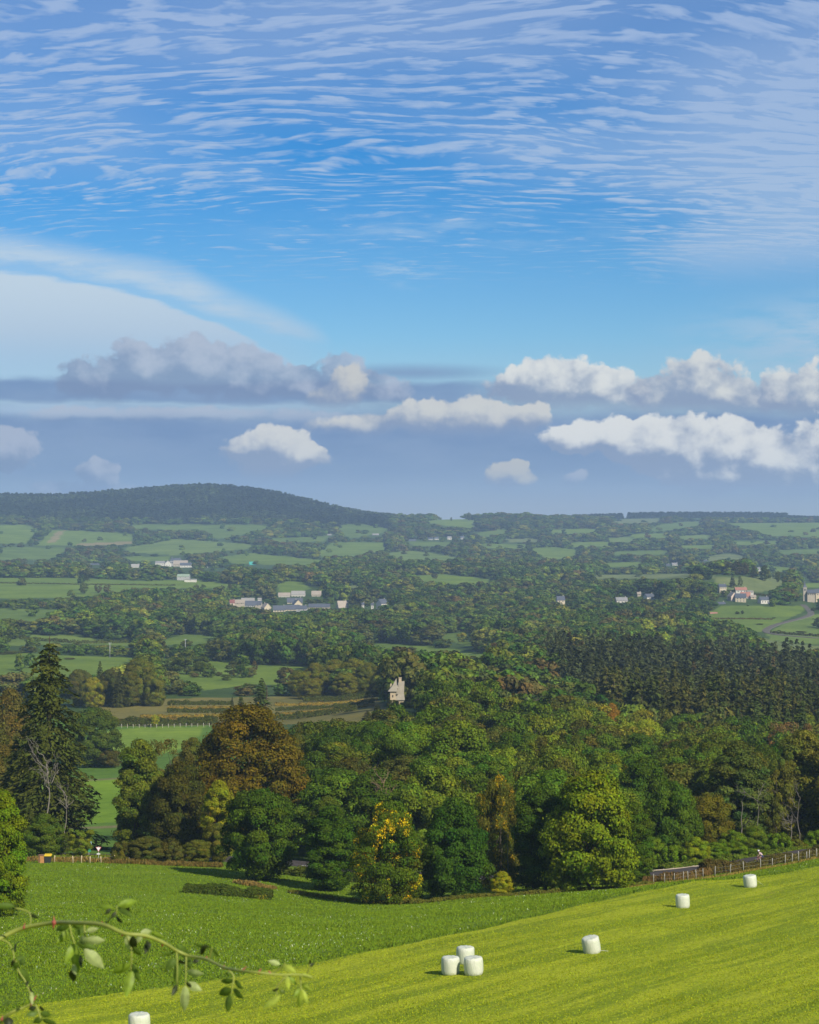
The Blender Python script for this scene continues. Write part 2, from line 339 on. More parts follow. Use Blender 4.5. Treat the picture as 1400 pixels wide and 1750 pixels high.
# ------------------------------------------------------------------ land use: meadows seen between the woods
G1 = (.125, .185, .024); G2 = (.105, .160, .026); G3 = (.130, .185, .035); G4 = (.14, .17, .055); TAN = (.24, .20, .09); BRN = (.17, .15, .04); YEL = (.17, .25, .03)
FIELDS = [
 (G1, [(-400, 986), (140, 988), (240, 993), (300, 991), (345, 992), (415, 1000), (410, 1008), (330, 1005), (240, 1006), (130, 1022), (-400, 1026)]),
 (G2, [(-300, 1036), (30, 1040), (160, 1044), (90, 1049), (60, 1062), (-300, 1066)]),
 (G3, [(15, 1094), (60, 1085), (130, 1087), (235, 1098), (232, 1105), (120, 1100), (15, 1104)]),
 (G2, [(282, 1092), (320, 1083), (365, 1088), (370, 1102), (280, 1103)]),
 (G1, [(622, 1104), (650, 1100), (700, 1102), (790, 1111), (838, 1118), (832, 1134), (800, 1131), (730, 1119), (680, 1116), (630, 1110)]),
 (G2, [(742, 1084), (800, 1080), (814, 1095), (806, 1106), (780, 1099), (760, 1092)]),
 (G1, [(-300, 1125), (50, 1116), (110, 1120), (228, 1124), (225, 1142), (160, 1156), (120, 1160), (30, 1155), (-300, 1165)]),
 (G1, [(270, 1126), (375, 1130), (430, 1137), (532, 1139), (520, 1160), (480, 1170), (430, 1170), (350, 1180), (335, 1172), (275, 1145)]),
 (YEL, [(120, 1288), (180, 1250), (240, 1243), (350, 1242), (335, 1265), (310, 1280), (250, 1295), (195, 1300), (150, 1300)]),
 (BRN, [(150, 1196), (640, 1188), (660, 1210), (640, 1236), (170, 1242)]),
 (G4, [(1218, 984), (1260, 986), (1330, 986), (1345, 1000), (1320, 1010), (1260, 1014), (1240, 1004), (1222, 995)]),
 (G1, [(1203, 1047), (1240, 1034), (1376, 1036), (1374, 1045), (1330, 1065), (1310, 1077), (1290, 1082), (1278, 1074), (1205, 1058)]),
 (G3, [(1310, 1084), (1330, 1071), (1370, 1056), (1400, 1049), (1700, 1042), (1700, 1098), (1400, 1102), (1370, 1100), (1318, 1094)]),
 (G4, [(1290, 1087), (1330, 1097), (1400, 1104), (1700, 1106), (1700, 1116), (1330, 1114), (1300, 1102)]),
 (G1, [(712, 984), (750, 980), (840, 990), (842, 997), (770, 999), (715, 993)]),
 (G4, [(1012, 983), (1185, 980), (1185, 988), (1012, 991)]),
 (G1, [(470, 1000), (495, 992), (520, 996), (530, 1006), (510, 1012), (480, 1012)]),
 (G4, [(592, 1001), (612, 999), (612, 1006), (594, 1008)]),
 # far hills
 (G1, [(-300, 900), (40, 897), (65, 903), (45, 929), (-300, 932)]),
 (G1, [(62, 932), (80, 915), (92, 905), (140, 907), (225, 912), (228, 928), (150, 933)]),
 (TAN, [(80, 928), (98, 907), (111, 907), (96, 926)]), (TAN, [(130, 929), (225, 925), (226, 930), (135, 934)]),
 (G2, [(222, 897), (350, 896), (460, 897), (450, 905), (410, 915), (370, 922), (350, 906), (225, 904)]),
 (G3, [(213, 937), (300, 921), (432, 930), (425, 938), (300, 949), (222, 944)]),
 (G2, [(-300, 933), (112, 936), (110, 943), (90, 956), (-300, 962)]),
 (G1, [(212, 951), (290, 951), (290, 959), (218, 958)]),
 (G1, [(376, 952), (430, 945), (552, 957), (540, 966), (400, 964)]),
 (G1, [(545, 942), (570, 926), (656, 927), (660, 940), (600, 952), (548, 952)]),
 (G2, [(580, 898), (610, 894), (664, 903), (655, 911), (600, 920), (585, 912)]),
 (G3, [(660, 946), (700, 941), (740, 945), (782, 952), (770, 958), (690, 958)]),
 (G1, [(730, 890), (765, 886), (812, 888), (810, 903), (780, 901), (735, 895)]),
 (G2, [(808, 913), (860, 902), (864, 912), (830, 918)]),
 (G1, [(908, 937), (940, 934), (986, 940), (986, 949), (950, 957), (918, 949)]),
 (G4, [(865, 921), (918, 920), (920, 926), (870, 927)]),
 (G2, [(1108, 904), (1130, 896), (1160, 892), (1198, 891), (1194, 899), (1150, 906), (1118, 908)]),
 (G1, [(1238, 894), (1600, 892), (1600, 914), (1400, 919), (1320, 916), (1278, 906)]),
 (G4, [(1042, 892), (1070, 887), (1128, 886), (1122, 893), (1060, 896)]),
 (G1, [(1078, 913), (1140, 911), (1140, 919), (1082, 921)]),
 (G1, [(972, 927), (1040, 925), (1040, 934), (980, 935)]),
 (G3, [(1032, 920), (1080, 917), (1082, 926), (1038, 928)]),
 (G4, [(1208, 951), (1240, 946), (1272, 950), (1268, 959), (1214, 960)]),
 (G1, [(1162, 932), (1222, 931), (1220, 938), (1168, 938)]),
 (G1, [(1035, 962), (1095, 960), (1095, 968), (1038, 970)]),
 (G2, [(1048, 942), (1140, 940), (1140, 948), (1052, 949)]),
 (G1, [(1298, 974), (1316, 968), (1354, 969), (1352, 976), (1306, 979)]),
 (G1, [(1376, 997), (1600, 992), (1600, 1005), (1380, 1004)]),
 (G1, [(820, 929), (900, 930), (896, 938), (826, 937)]), (G2, [(700, 925), (770, 927), (766, 934), (704, 933)]),
 (G2, [(465, 920), (560, 916), (556, 925), (470, 928)]), (G1, [(1250, 925), (1330, 924), (1330, 931), (1256, 932)]), (G1, [(940, 905), (1020, 903), (1014, 912), (944, 913)]),
 (G2, [(1330, 940), (1420, 937), (1420, 946), (1336, 948)]), (G3, [(1160, 915), (1216, 914), (1214, 921), (1164, 922)]),
]
KEEP = [[(1368, 1028), (1395, 1028), (1395, 1056), (1368, 1056)]]   # places kept clear of trees: the lane, then every building
def inpoly(px, py, poly):
    inside = np.zeros(len(px), bool); n = len(poly)
    for i in range(n):
        x1, y1 = poly[i]; x2, y2 = poly[(i + 1) % n]
        c = ((y1 > py) != (y2 > py))
        if y1 != y2:
            c &= px < (x2 - x1) * (py - y1) / (y2 - y1) + x1
        inside ^= c
    return inside
EDGE = [(-400, 60), (-200, 80), (-60, 104), (-23, 126), (-6, 149), (4.7, 166), (20, 193), (28.7, 206), (45, 225), (120, 320)]   # mown edge (x, y)
def edge_dist(x, y):
    """signed distance to the mown edge: positive on the camera's side"""
    e = np.array(EDGE); best = np.full(len(x), 1e9); sgn = np.ones(len(x))
    for a, b in zip(e[:-1], e[1:]):
        d = b - a; L = np.hypot(*d); t = np.clip(((x - a[0]) * d[0] + (y - a[1]) * d[1]) / L ** 2, 0, 1)
        dist = np.hypot(x - a[0] - t * d[0], y - a[1] - t * d[1])
        side = (x - a[0]) * d[1] - (y - a[1]) * d[0]
        m = dist < best; best[m] = dist[m]; sgn[m] = np.sign(side[m])
    return best * sgn

def mesh_np(name, V, F, mat, colors=None, attrs=None, smooth=False, tris=False):
    me = bpy.data.meshes.new(name)
    V = np.ascontiguousarray(V, np.float32); F = np.ascontiguousarray(F, np.int32)
    k = F.shape[1]
    me.vertices.add(len(V)); me.vertices.foreach_set('co', V.ravel())
    me.loops.add(F.size); me.loops.foreach_set('vertex_index', F.ravel())
    me.polygons.add(len(F)); me.polygons.foreach_set('loop_start', np.arange(0, F.size, k, dtype=np.int32))
    if smooth: me.polygons.foreach_set('use_smooth', np.ones(len(F), bool))
    me.update(calc_edges=True)
    if colors is not None:
        a = me.color_attributes.new('tint', 'FLOAT_COLOR', 'POINT')
        c = np.ones((len(V), 4), np.float32); c[:, :3] = colors
        a.data.foreach_set('color', c.ravel())
    for nm, arr in (attrs or {}).items():
        a = me.attributes.new(nm, 'FLOAT', 'POINT'); a.data.foreach_set('value', np.ascontiguousarray(arr, np.float32))
    if mat: me.materials.append(mat)
    return me
def link(name, data, parent=None, loc=None):
    o = bpy.data.objects.new(name, data); COL.objects.link(o)
    if parent: o.parent = parent
    if loc is not None: o.location = loc
    return o
def tag(o, label=None, cat=None, group=None, kind=None):
    if label: o['label'] = label
    if cat: o['category'] = cat
    if group: o['group'] = group
    if kind: o['kind'] = kind
    return o

def new_mat(name):
    m = bpy.data.materials.new(name); m.use_nodes = True; m.node_tree.nodes.clear()
    return m, NG(m.node_tree)
def out(g, sh, disp=None):
    o = g.n.new('ShaderNodeOutputMaterial'); g.l.new(sh, o.inputs['Surface'])
def principled(g, color, rough=.8, spec=.2, normal=None, metallic=0.0):
    b = g.n.new('ShaderNodeBsdfPrincipled')
    g._in(b.inputs['Base Color'], color); g._in(b.inputs['Roughness'], rough)
    b.inputs['Specular IOR Level'].default_value = spec; b.inputs['Metallic'].default_value = metallic
    if normal is not None: g.l.new(normal, b.inputs['Normal'])
    return b.outputs[0]
def bump(g, h, strength, dist):
    b = g.n.new('ShaderNodeBump'); b.inputs['Strength'].default_value = strength; b.inputs['Distance'].default_value = dist
    g.l.new(h, b.inputs['Height']); return b.outputs[0]
def simple_mat(name, color, rough=.7, var=.15, scale=3.0, spec=.2, metallic=0.0, objcol=False):
    m, g = new_mat(name)
    t = g.n.new('ShaderNodeTexCoord')
    n = g.noise(t.outputs['Object'], scale, 4, .6)
    f = g.lin(n, .25, .75, 1 - var, 1 + var)
    if objcol:
        oi = g.n.new('ShaderNodeObjectInfo'); base = oi.outputs['Color']
    else: base = color
    c = g.vm('SCALE', base if objcol else (*color,)); g._in(c.node.inputs['Scale'], f)
    out(g, principled(g, c, rough, spec, metallic=metallic)); return m

# ground material
def ground_mat():
    m, g = new_mat('meadow')
    geo = g.n.new('ShaderNodeNewGeometry'); pos = geo.outputs['Position']
    at = g.n.new('ShaderNodeAttribute'); at.attribute_name = 'tint'
    ed = g.n.new('ShaderNodeAttribute'); ed.attribute_name = 'edge'
    nf = g.n.new('ShaderNodeAttribute'); nf.attribute_name = 'nearfield'
    sp_ = g.n.new('ShaderNodeSeparateXYZ'); g.l.new(pos, sp_.inputs[0])
    # rows run along the mown edge
    rot = g.n.new('ShaderNodeVectorRotate'); rot.rotation_type = 'Z_AXIS'; rot.inputs['Angle'].default_value = -R_(58)
    g.l.new(pos, rot.inputs['Vector'])
    rp = rot.outputs[0]
    e = g.add(ed.outputs['Fac'], g.mul(g.sub(g.noise(pos, .35, 4, .7), .5), 2.2))
    mown = g.ss(e, -.12, .12)
    stripes = g.noise(g.vm('MULTIPLY', rp, (.045, .55, .1)), 1.0, 5, .62)
    blot = g.noise(g.vm('MULTIPLY', rp, (.035, .11, .1)), 1.0, 4, .6)
    grain = g.noise(pos, 2.6, 4, .75)
    grain2 = g.noise(g.vm('MULTIPLY', pos, (1, .55, 1)), 7.0, 3, .8)
    mc = g.mix(g.ss(stripes, .40, .60), (.190, .250, .011), (.345, .385, .020))
    mc = g.mix(g.mul(g.ss(blot, .47, .68), .75), mc, (.185, .255, .012))
    mc = g.mix(g.mul(g.ss(g.noise(g.vm('MULTIPLY', rp, (.10, .42, .1)), 1.0, 5, .7), .60, .76), .55), mc, (.30, .24, .045))
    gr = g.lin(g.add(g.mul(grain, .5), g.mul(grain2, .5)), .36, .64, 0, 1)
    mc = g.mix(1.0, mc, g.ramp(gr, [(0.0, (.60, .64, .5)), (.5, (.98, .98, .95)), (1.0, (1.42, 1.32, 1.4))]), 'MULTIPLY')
    # long-grass pasture with clover heads
    dn = g.noise(pos, .10, 5, .65); dn2 = g.noise(g.vm('MULTIPLY', rp, (.06, .30, .1)), 1.0, 5, .65)
    dc = g.mix(g.ss(dn, .35, .65), (.100, .165, .010), (.150, .230, .014))
    dc = g.mix(g.mul(g.ss(dn2, .5, .72), .6), dc, (.180, .225, .024))
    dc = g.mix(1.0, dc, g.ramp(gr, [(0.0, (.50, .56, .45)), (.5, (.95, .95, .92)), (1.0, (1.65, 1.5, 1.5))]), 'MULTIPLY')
    vor = g.n.new('ShaderNodeTexVoronoi'); vor.inputs['Scale'].default_value = 1.0; vor.inputs['Randomness'].default_value = 1
    g.l.new(g.vm('MULTIPLY', pos, (1.0, 1.0, 0.0)), vor.inputs['Vector'])
    dots = g.mul(g.ss(vor.outputs['Distance'], .135, .075), g.ss(g.noise(pos, .085, 3, .6), .50, .60))
    dc = g.mix(g.mul(dots, .75), dc, (.52, .58, .38))
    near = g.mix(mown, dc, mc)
    # distance meadows: tint attribute with soft variation
    fn = g.noise(pos, .02, 5, .6); fn2 = g.noise(pos, .25, 4, .7)
    fc = g.mix(1.0, at.outputs['Color'], g.ramp(g.add(g.mul(fn, .55), g.mul(fn2, .45)), [(.36, (.66, .72, .66)), (.5, (1, 1, 1)), (.64, (1.35, 1.25, 1.15))]), 'MULTIPLY')
    c = g.mix(nf.outputs['Fac'], fc, near)
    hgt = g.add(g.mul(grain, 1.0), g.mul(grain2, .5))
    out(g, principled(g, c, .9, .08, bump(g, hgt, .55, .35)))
    return m

def build_ground():
    ys = np.concatenate([np.linspace(-60, 0, 8)[:-1], np.linspace(0, 100, 26)[:-1], 100 * (9600 / 100.0) ** np.linspace(0, 1, 640)])
    inn = np.linspace(-.235, .235, 340); o1 = np.linspace(-.62, -.235, 50)[:-1]
    us = np.concatenate([o1, inn, -o1[::-1]])
    Y, U = np.meshgrid(ys, us, indexing='ij')
    Xg = U * np.maximum(Y, 0) + U / .62 * 70
    x = Xg.ravel(); y = Y.ravel()
    z = ground(x, y)
    px, py = topix(x, np.maximum(y, 1), z)
    tint = np.tile(np.array((.050, .085, .020)), (len(x), 1))
    # grass by default on the left between the trees
    g = (px < 480) & (y > 285) & (y < 760); tint[g] = (.095, .175, .025)
    for c, poly in FIELDS:
        m = inpoly(px, py, poly) & (y > 280)
        if c in (G1, G2, G3, G4) : m &= y > 640
        tint[m] = c
    strip = (px < 480) & (y > 400) & (y < 520); tint[strip] = (.15, .25, .020)
    ys_strip = (px < 480) & (((y > 386) & (y < 392)) | ((y > 520) & (y < 524))); tint[ys_strip] = (.17, .16, .07)
    nearf = np.clip((300 - y) / 12, 0, 1)
    ny, nx = Y.shape
    idx = np.arange(ny * nx).reshape(ny, nx)
    F = np.stack([idx[:-1, :-1], idx[:-1, 1:], idx[1:, 1:], idx[1:, :-1]], -1).reshape(-1, 4)
    me = mesh_np('ground', np.stack([x, y, z], 1), F, ground_mat(), tint, {'edge': edge_dist(x, y), 'nearfield': nearf}, smooth=True)
    return tag(link('ground', me), kind='structure')
build_ground()
# ------------------------------------------------------------------ foliage
def leaf_mat(name, trans=.20):
    m, g = new_mat(name)
    at = g.n.new('ShaderNodeAttribute'); at.attribute_name = 'tint'
    oi = g.n.new('ShaderNodeObjectInfo')
    c = g.mix(1.0, at.outputs['Color'], oi.outputs['Color'], 'MULTIPLY')
    d = g.n.new('ShaderNodeBsdfDiffuse'); g.l.new(c, d.inputs['Color'])
    t = g.n.new('ShaderNodeBsdfTranslucent')
    g.l.new(g.mix(1.0, c, (1.15, 1.1, .55), 'MULTIPLY'), t.inputs['Color'])
    mx = g.n.new('ShaderNodeMixShader'); mx.inputs[0].default_value = trans
    g.l.new(d.outputs[0], mx.inputs[1]); g.l.new(t.outputs[0], mx.inputs[2])
    out(g, mx.outputs[0]); return m
LEAF = leaf_mat('foliage')
NEEDLE = leaf_mat('needles', .10)
def bark_mat(name, c):
    m, g = new_mat(name)
    t = g.n.new('ShaderNodeTexCoord'); oi = g.n.new('ShaderNodeObjectInfo')
    n = g.noise(g.vm('MULTIPLY', t.outputs['Object'], (9, 9, 2)), 2, 5, .7)
    k = g.vm('SCALE', c); g._in(k.node.inputs['Scale'], g.lin(n, .25, .75, .55, 1.35))
    out(g, principled(g, k, .9, .1)); return m
BARK = bark_mat('dark_bark', (.075, .060, .042))
PALE = bark_mat('pale_bark', (.21, .185, .145))

def quads(C, N, S, asp=1.5, r=None, shape=.62, tang=None):
    r = r or rng
    n = len(C)
    N = N / (np.linalg.norm(N, axis=1, keepdims=True) + 1e-9)
    t = r.normal(size=(n, 3)) if tang is None else tang
    t -= N * (t * N).sum(1, keepdims=True); t /= (np.linalg.norm(t, axis=1, keepdims=True) + 1e-9)
    b = np.cross(N, t)
    a = (S * .5 * asp)[:, None] * t; c = (S * .5)[:, None] * b
    fold = N * (S * .10)[:, None]
    V = np.stack([C - a - fold, C - c * 1.0 + a * .1, C + a - fold, C + c * 1.0 + a * .1], 1).reshape(-1, 3)
    return V, np.arange(4 * n, dtype=np.int32).reshape(-1, 4)

PROF = {
 'round':  lambda t: np.clip(1 - np.abs(2 * t - .96) ** 2.5, 0, 1) ** .5,
 'dome':   lambda t: np.clip(1 - t ** 2.6, 0, 1) ** .55 * (.80 + .20 * np.clip(t / .25, 0, 1)),
 'egg':    lambda t: np.clip(1 - np.abs((t - .40) / .60) ** 2.2, 0, 1) ** .55,
 'column': lambda t: np.clip(1 - np.abs(2 * t - .90) ** 3.2, 0, 1) ** .5 * (1 - .18 * t),
 'vase':   lambda t: np.clip(1 - np.abs((t - .62) / .62) ** 2.4, 0, 1) ** .6,
}
def broad_points(seed, R, H, shape='round', ncl=90, nleaf=260, leaf=.30, rc=(.15, .27), z0=.06, jit=.55, hue=.10, gaps=.0):
    """leaf centres, normals, sizes and tints of a crown made of overlapping leafy boughs"""
    r = np.random.default_rng(seed); prof = PROF[shape]
    C, N, S, T, hubs = [], [], [], [], []
    # a few large lobes make the outline uneven
    lob = r.uniform(0, 6.283, 4); lobf = r.integers(2, 5, 4)
    k = 0
    while k < ncl:
        t = r.uniform(0, 1)
        pr = float(prof(np.array(t)))
        if r.uniform() > pr + .12: continue
        a = r.uniform(0, 6.283)
        out_ = 1 + .10 * math.sin(lobf[0] * a + lob[0] + 3 * t) + .07 * math.sin(lobf[1] * a + lob[1] - 5 * t)
        rr = R * r.uniform(*rc)
        inner = r.uniform() < .22
        rad = max(pr * R * out_ - rr * .75, 0) * (r.uniform(.25, .7) if inner else r.uniform(.80, 1.03))
        zc = (z0 + (1 - z0) * t) * H
        zc = min(zc, H - rr * .55)
        c = np.array((rad * math.cos(a), rad * math.sin(a), zc)); hubs.append(c)
        n = int(nleaf * (rr / (R * .21)) ** 2 * (.6 if inner else 1))
        d = r.normal(size=(n, 3)); d /= np.linalg.norm(d, axis=1, keepdims=True)
        flip = (d[:, 2] < -.25) & (r.uniform(size=n) < .75); d[flip, 2] *= -1
        rs = rr * (.62 + .42 * r.uniform(size=n) ** .6)
        sprig = r.uniform(size=n) < .11; rs = np.where(sprig, rs * (1.05 + .38 * r.uniform(size=n)), rs)
        p = c + d * rs[:, None] * np.array((1.08, 1.08, .80))
        oc = p - np.array((0, 0, H * .42)); oc /= (np.linalg.norm(oc, axis=1, keepdims=True) + 1e-6)
        nn = d * .75 + oc * .45 + r.normal(size=(n, 3)) * jit * .62
        cb = r.normal(1, .10); ch = r.normal(0, hue)
        tint = np.empty((n, 3)); v = np.clip(r.normal(cb, .26, n), .35, 1.8)
        tint[:, 0] = v * (1 + ch + r.normal(0, .08, n)); tint[:, 1] = v; tint[:, 2] = v * (1 - ch * .5)
        C.append(p); N.append(nn); S.append(leaf * r.uniform(.6, 1.35, n)); T.append(tint); k += 1
    C = np.concatenate(C); C[:, 2] = np.maximum(C[:, 2], .02 * H)
    return C, np.concatenate(N), np.concatenate(S), np.clip(np.concatenate(T), .3, 1.9), hubs
def conifer_points(seed, R, H, levels=34, per=9, nleaf=26, leaf=.42, droop=.35, z0=.05, power=.85, ragged=.25, jit=.4):
    r = np.random.default_rng(seed); C, N, S, T, TG = [], [], [], [], []
    for L in range(levels):
        t = (L + r.uniform(-.3, .3)) / levels; t = min(max(t, 0), .985)
        z = (z0 + (1 - z0) * t) * H
        k = max(4, int(per * (1 - t * .55)))
        for j in range(k):
            a = r.uniform(0, 6.283)
            ln = (R * (1 - t) ** power + .03 * R) * r.uniform(1 - ragged, 1 + ragged * .5)
            n = max(4, int(nleaf * ln / R + 5))
            s = r.uniform(.10, 1, n) ** .75
            w_ = .16 * ln * (1.15 - s) + .05 * R * .5
            off = r.normal(size=n) * w_
            x = math.cos(a) * ln * s - math.sin(a) * off; y = math.sin(a) * ln * s + math.cos(a) * off
            zz = z - droop * ln * s ** 1.6 + .06 * ln * s + r.normal(size=n) * .035 * ln - np.abs(off) * .35
            C.append(np.stack([x, y, zz], 1))
            nn = np.stack([math.cos(a) * .55 + r.normal(size=n) * jit, math.sin(a) * .55 + r.normal(size=n) * jit, .85 + r.normal(size=n) * jit], 1)
            N.append(nn); S.append(leaf * r.uniform(.6, 1.3, n))
            TG.append(np.stack([math.cos(a) + r.normal(size=n) * .4, math.sin(a) + r.normal(size=n) * .4, np.full(n, -.3)], 1))
            b = r.normal(1, .13); v = np.clip(r.normal(b, .15, n), .5, 1.6)
            T.append(np.stack([v * r.normal(1, .06), v, v], 1))
    C = np.concatenate(C); C[:, 2] = np.maximum(C[:, 2], .01 * H)
    return C, np.concatenate(N), np.concatenate(S), np.concatenate(T), np.concatenate(TG)

def tube(P, Rr, n=7):
    P = np.asarray(P, float); m = len(P); V = []
    up = np.array((0.13, .97, .2))
    for i in range(m):
        d = P[min(i + 1, m - 1)] - P[max(i - 1, 0)]; d /= (np.linalg.norm(d) + 1e-9)
        u = np.cross(d, up); u /= (np.linalg.norm(u) + 1e-9); v = np.cross(d, u)
        for k in range(n):
            a = 6.28318 * k / n; V.append(P[i] + Rr[i] * (math.cos(a) * u + math.sin(a) * v))
    F = [(i * n + k, i * n + (k + 1) % n, (i + 1) * n + (k + 1) % n, (i + 1) * n + k) for i in range(m - 1) for k in range(n)]
    V.append(P[-1]); V.append(P[0])
    e = m * n
    for k in range(n):
        F.append(((m - 1) * n + k, (m - 1) * n + (k + 1) % n, e, e)); F.append(((k + 1) % n, k, e + 1, e + 1))
    return np.array(V), [f for f in F]
def join(parts):
    V, F, o = [], [], 0
    for v, f in parts:
        V.append(v); F += [tuple(i + o for i in q) for q in f]; o += len(v)
    return np.concatenate(V), F
def mesh_py(name, V, F, mat, smooth=True):
    me = bpy.data.meshes.new(name)
    F = [tuple(dict.fromkeys(f)) for f in F]
    me.from_pydata([tuple(v) for v in V], [], F)
    if smooth: me.polygons.foreach_set('use_smooth', [True] * len(F))
    me.materials.append(mat); me.update(); return me
def wiggle(a, b, n, amp, r):
    a = np.array(a, float); b = np.array(b, float); L = np.linalg.norm(b - a)
    t = np.linspace(0, 1, n)[:, None]
    w_ = np.cumsum(r.normal(size=(n, 3)), 0) * amp * L / n; w_ -= t * w_[-1]
    return a + (b - a) * t + w_
def trunk_mesh(name, seed, H, hubs=(), r0=.32, top=.8, nl=8, mat=None, forked=False):
    r = np.random.default_rng(seed); parts = []
    P = wiggle((0, 0, -.6), (r.normal(0, .02 * H), r.normal(0, .02 * H), H * top), 8, .25, r)
    parts.append(tube(P, np.linspace(r0, r0 * .22, 8), 8))
    hubs = list(hubs)
    if hubs:
        for i in r.choice(len(hubs), min(nl, len(hubs)), replace=False):
            h = hubs[i]; s = P[r.integers(2, 6)]
            q = wiggle(s, s + (h - s) * .95, 6, .3, r)
            parts.append(tube(q, np.linspace(r0 * .42, r0 * .08, 6), 5))
    V, F = join(parts)
    return mesh_py(name, V, F, mat or BARK)

TEMPL = {}
TR, TH = 6.0, 13.0
def make_template(key, kind, seed, mat=None, TR=6.0, TH=13.0, **kw):
    """a crown mesh and a trunk mesh scaled to unit radius and unit height"""
    if kind == 'conifer':
        C, N, S, T, TG = conifer_points(seed, kw.pop('R', 4.0), kw.pop('H', 20.0), **kw)
        R0, H0 = 4.0, 20.0
        V, F = quads(C, N, S, 2.0, np.random.default_rng(seed), tang=TG); hubs = []
        m = NEEDLE
    else:
        C, N, S, T, hubs = broad_points(seed, TR, TH, **kw); R0, H0 = TR, TH
        V, F = quads(C, N, S, 1.35, np.random.default_rng(seed)); m = LEAF
    V = V / np.array((R0, R0, H0))
    me = mesh_np('crown', V, F, mat or m, np.repeat(T, 4, 0))
    tr = trunk_mesh('trunk', seed + 5, H0, hubs, r0=.30 if kind != 'conifer' else .28, top=.82 if kind != 'conifer' else .97)
    tr.transform(Matrix.Diagonal((1 / R0, 1 / R0, 1 / H0, 1)))
    TEMPL[key] = (me, tr, V, T)
NEAR_ROUND = []; NEAR_TALL = []; NEAR_CON = []
for i, sh in enumerate(['round', 'dome', 'egg', 'round', 'egg', 'dome']):
    make_template('n%d' % i, 'broad', 100 + i, shape=sh, ncl=130, nleaf=430, leaf=.24, z0=.03, jit=.60); NEAR_ROUND.append('n%d' % i)
for i in range(2):
    make_template('v%d' % i, 'broad', 140 + i, shape='vase', ncl=85, nleaf=330, leaf=.22, z0=.12, rc=(.11, .21), jit=.60); NEAR_TALL.append('v%d' % i)
for i in range(4):
    make_template('m%d' % i, 'broad', 160 + i, shape=['round', 'dome', 'egg', 'vase'][i], ncl=75, nleaf=130, leaf=.36, z0=.08, rc=(.14, .26), jit=.65)
MID = ['m0', 'm1', 'm2', 'm3']
for i in range(3):
    make_template('c%d' % i, 'conifer', 180 + i, levels=40, per=13, nleaf=34, leaf=.32)
CONI = ['c0', 'c1', 'c2']
for i, sh in enumerate(['column', 'egg', 'column']):
    make_template('t%d' % i, 'broad', 210 + i, TR=4.4, TH=17.5, shape=sh, ncl=150, nleaf=300, leaf=.235, z0=.03, rc=(.18, .32), jit=.6)
for i, sh in enumerate(['dome', 'round', 'dome']):
    make_template('b%d' % i, 'broad', 220 + i, TR=6.0, TH=6.5, shape=sh, ncl=95, nleaf=260, leaf=.30, z0=.0, rc=(.12, .22), jit=.6)
for i in range(3):
    make_template('k%d' % i, 'conifer', 190 + i, levels=24, per=10, nleaf=13, leaf=.62, ragged=.35, z0=.12, power=.62, droop=.28)
CONM = ['k0', 'k1', 'k2']

placed = []
OBST = []
def plant(px, D, wpx, top, key, color, label, cat='tree', name='broadleaf_tree', group=None, base=None, trunk_col=None, crown_me=None, trunk_me=None, rz=None, ysc=1.0, sink=0.0, plain=False):
    """one tree: Empty at its foot > trunk, crown. wpx and top are read off the photograph, D is its real distance"""
    x = X(px, D); z = gz(x, D) - sink
    Ht = -(top - 875) / FPX * D - z
    Rr = wpx / 2 / FPX * D
    if key and key[0] == 'n' and Ht / Rr > 3.1: key = 't%d' % (int(key[1]) % 3)
    elif key and key[0] == 'n' and Ht / Rr < 1.45: key = 'b%d' % (int(key[1]) % 3)
    e = bpy.data.objects.new(name, None); e.empty_display_size = .5; COL.objects.link(e)
    e.location = (x, D, z); e.rotation_euler = (0, 0, random.uniform(0, 6.28) if rz is None else rz)
    e.scale = (Rr, Rr * ysc, max(Ht, 1.0))
    tag(e, label, cat, group)
    cm, tm = TEMPL[key][:2] if crown_me is None else (crown_me, trunk_me)
    c = link('crown', cm, e); c.color = (color[0] * (1.78 if color[0] < color[1] * .9 else 1.5), color[1] * 1.52, color[2] * .60, 1) if color[0] < 1 else (1, 1, 1, 1)
    if tm:
        t = link('trunk', tm, e)
    placed.append((x, D, Rr)); return e
# crown colours (linear)
DKG = (.022, .050, .011); MDG = (.038, .082, .014); BRG = (.068, .125, .015); YLG = (.120, .170, .018); YEG = (.19, .22, .025)
OLV = (.066, .080, .022); BRO = (.072, .060, .022); RUS = (.080, .060, .012); RED = (.09, .052, .028); GRG = (.045, .070, .030); BLG = (.030, .058, .034); CDK = (.026, .038, .016); CBR = (.055, .052, .022)
# ------------------------------------------------------------------ the nearer trees, each on its own
def spotted(seed, shape, base, spot, frac, side=0, leaf=.28, ncl=105):
    """crown whose outer sprays have partly turned yellow"""
    C, N, S, T, hubs = broad_points(seed, TR, TH, shape=shape, ncl=int(ncl * 1.2), nleaf=420, leaf=leaf * .68, z0=.03, jit=.75)
    r = np.random.default_rng(seed + 9)
    hb = np.array(hubs); K_ = hb[r.integers(0, len(hb), 420)] + r.normal(size=(420, 3)) * 1.1
    sel = np.zeros(len(C), bool)
    for k in K_:
        if r.uniform() < frac * (1 + side * k[0] / TR) * .62: sel |= (np.linalg.norm(C - k, axis=1) < r.uniform(.45, 1.15)) & (r.uniform(size=len(C)) < .6)
    T = T * (1.72, 1.50, .60)
    col = np.where(sel[:, None], np.array(spot), np.array(base)) * T
    V, F = quads(C, N, S, 1.35, r); V = V / np.array((TR, TR, TH))
    tr = trunk_mesh('trunk', seed + 5, TH, hubs, r0=.30); tr.transform(Matrix.Diagonal((1 / TR, 1 / TR, 1 / TH, 1)))
    return mesh_np('crown', V, F, LEAF, np.repeat(col, 4, 0)), tr
W1 = (1, 1, 1)
G_ = 'big trees along the foot of the pasture'
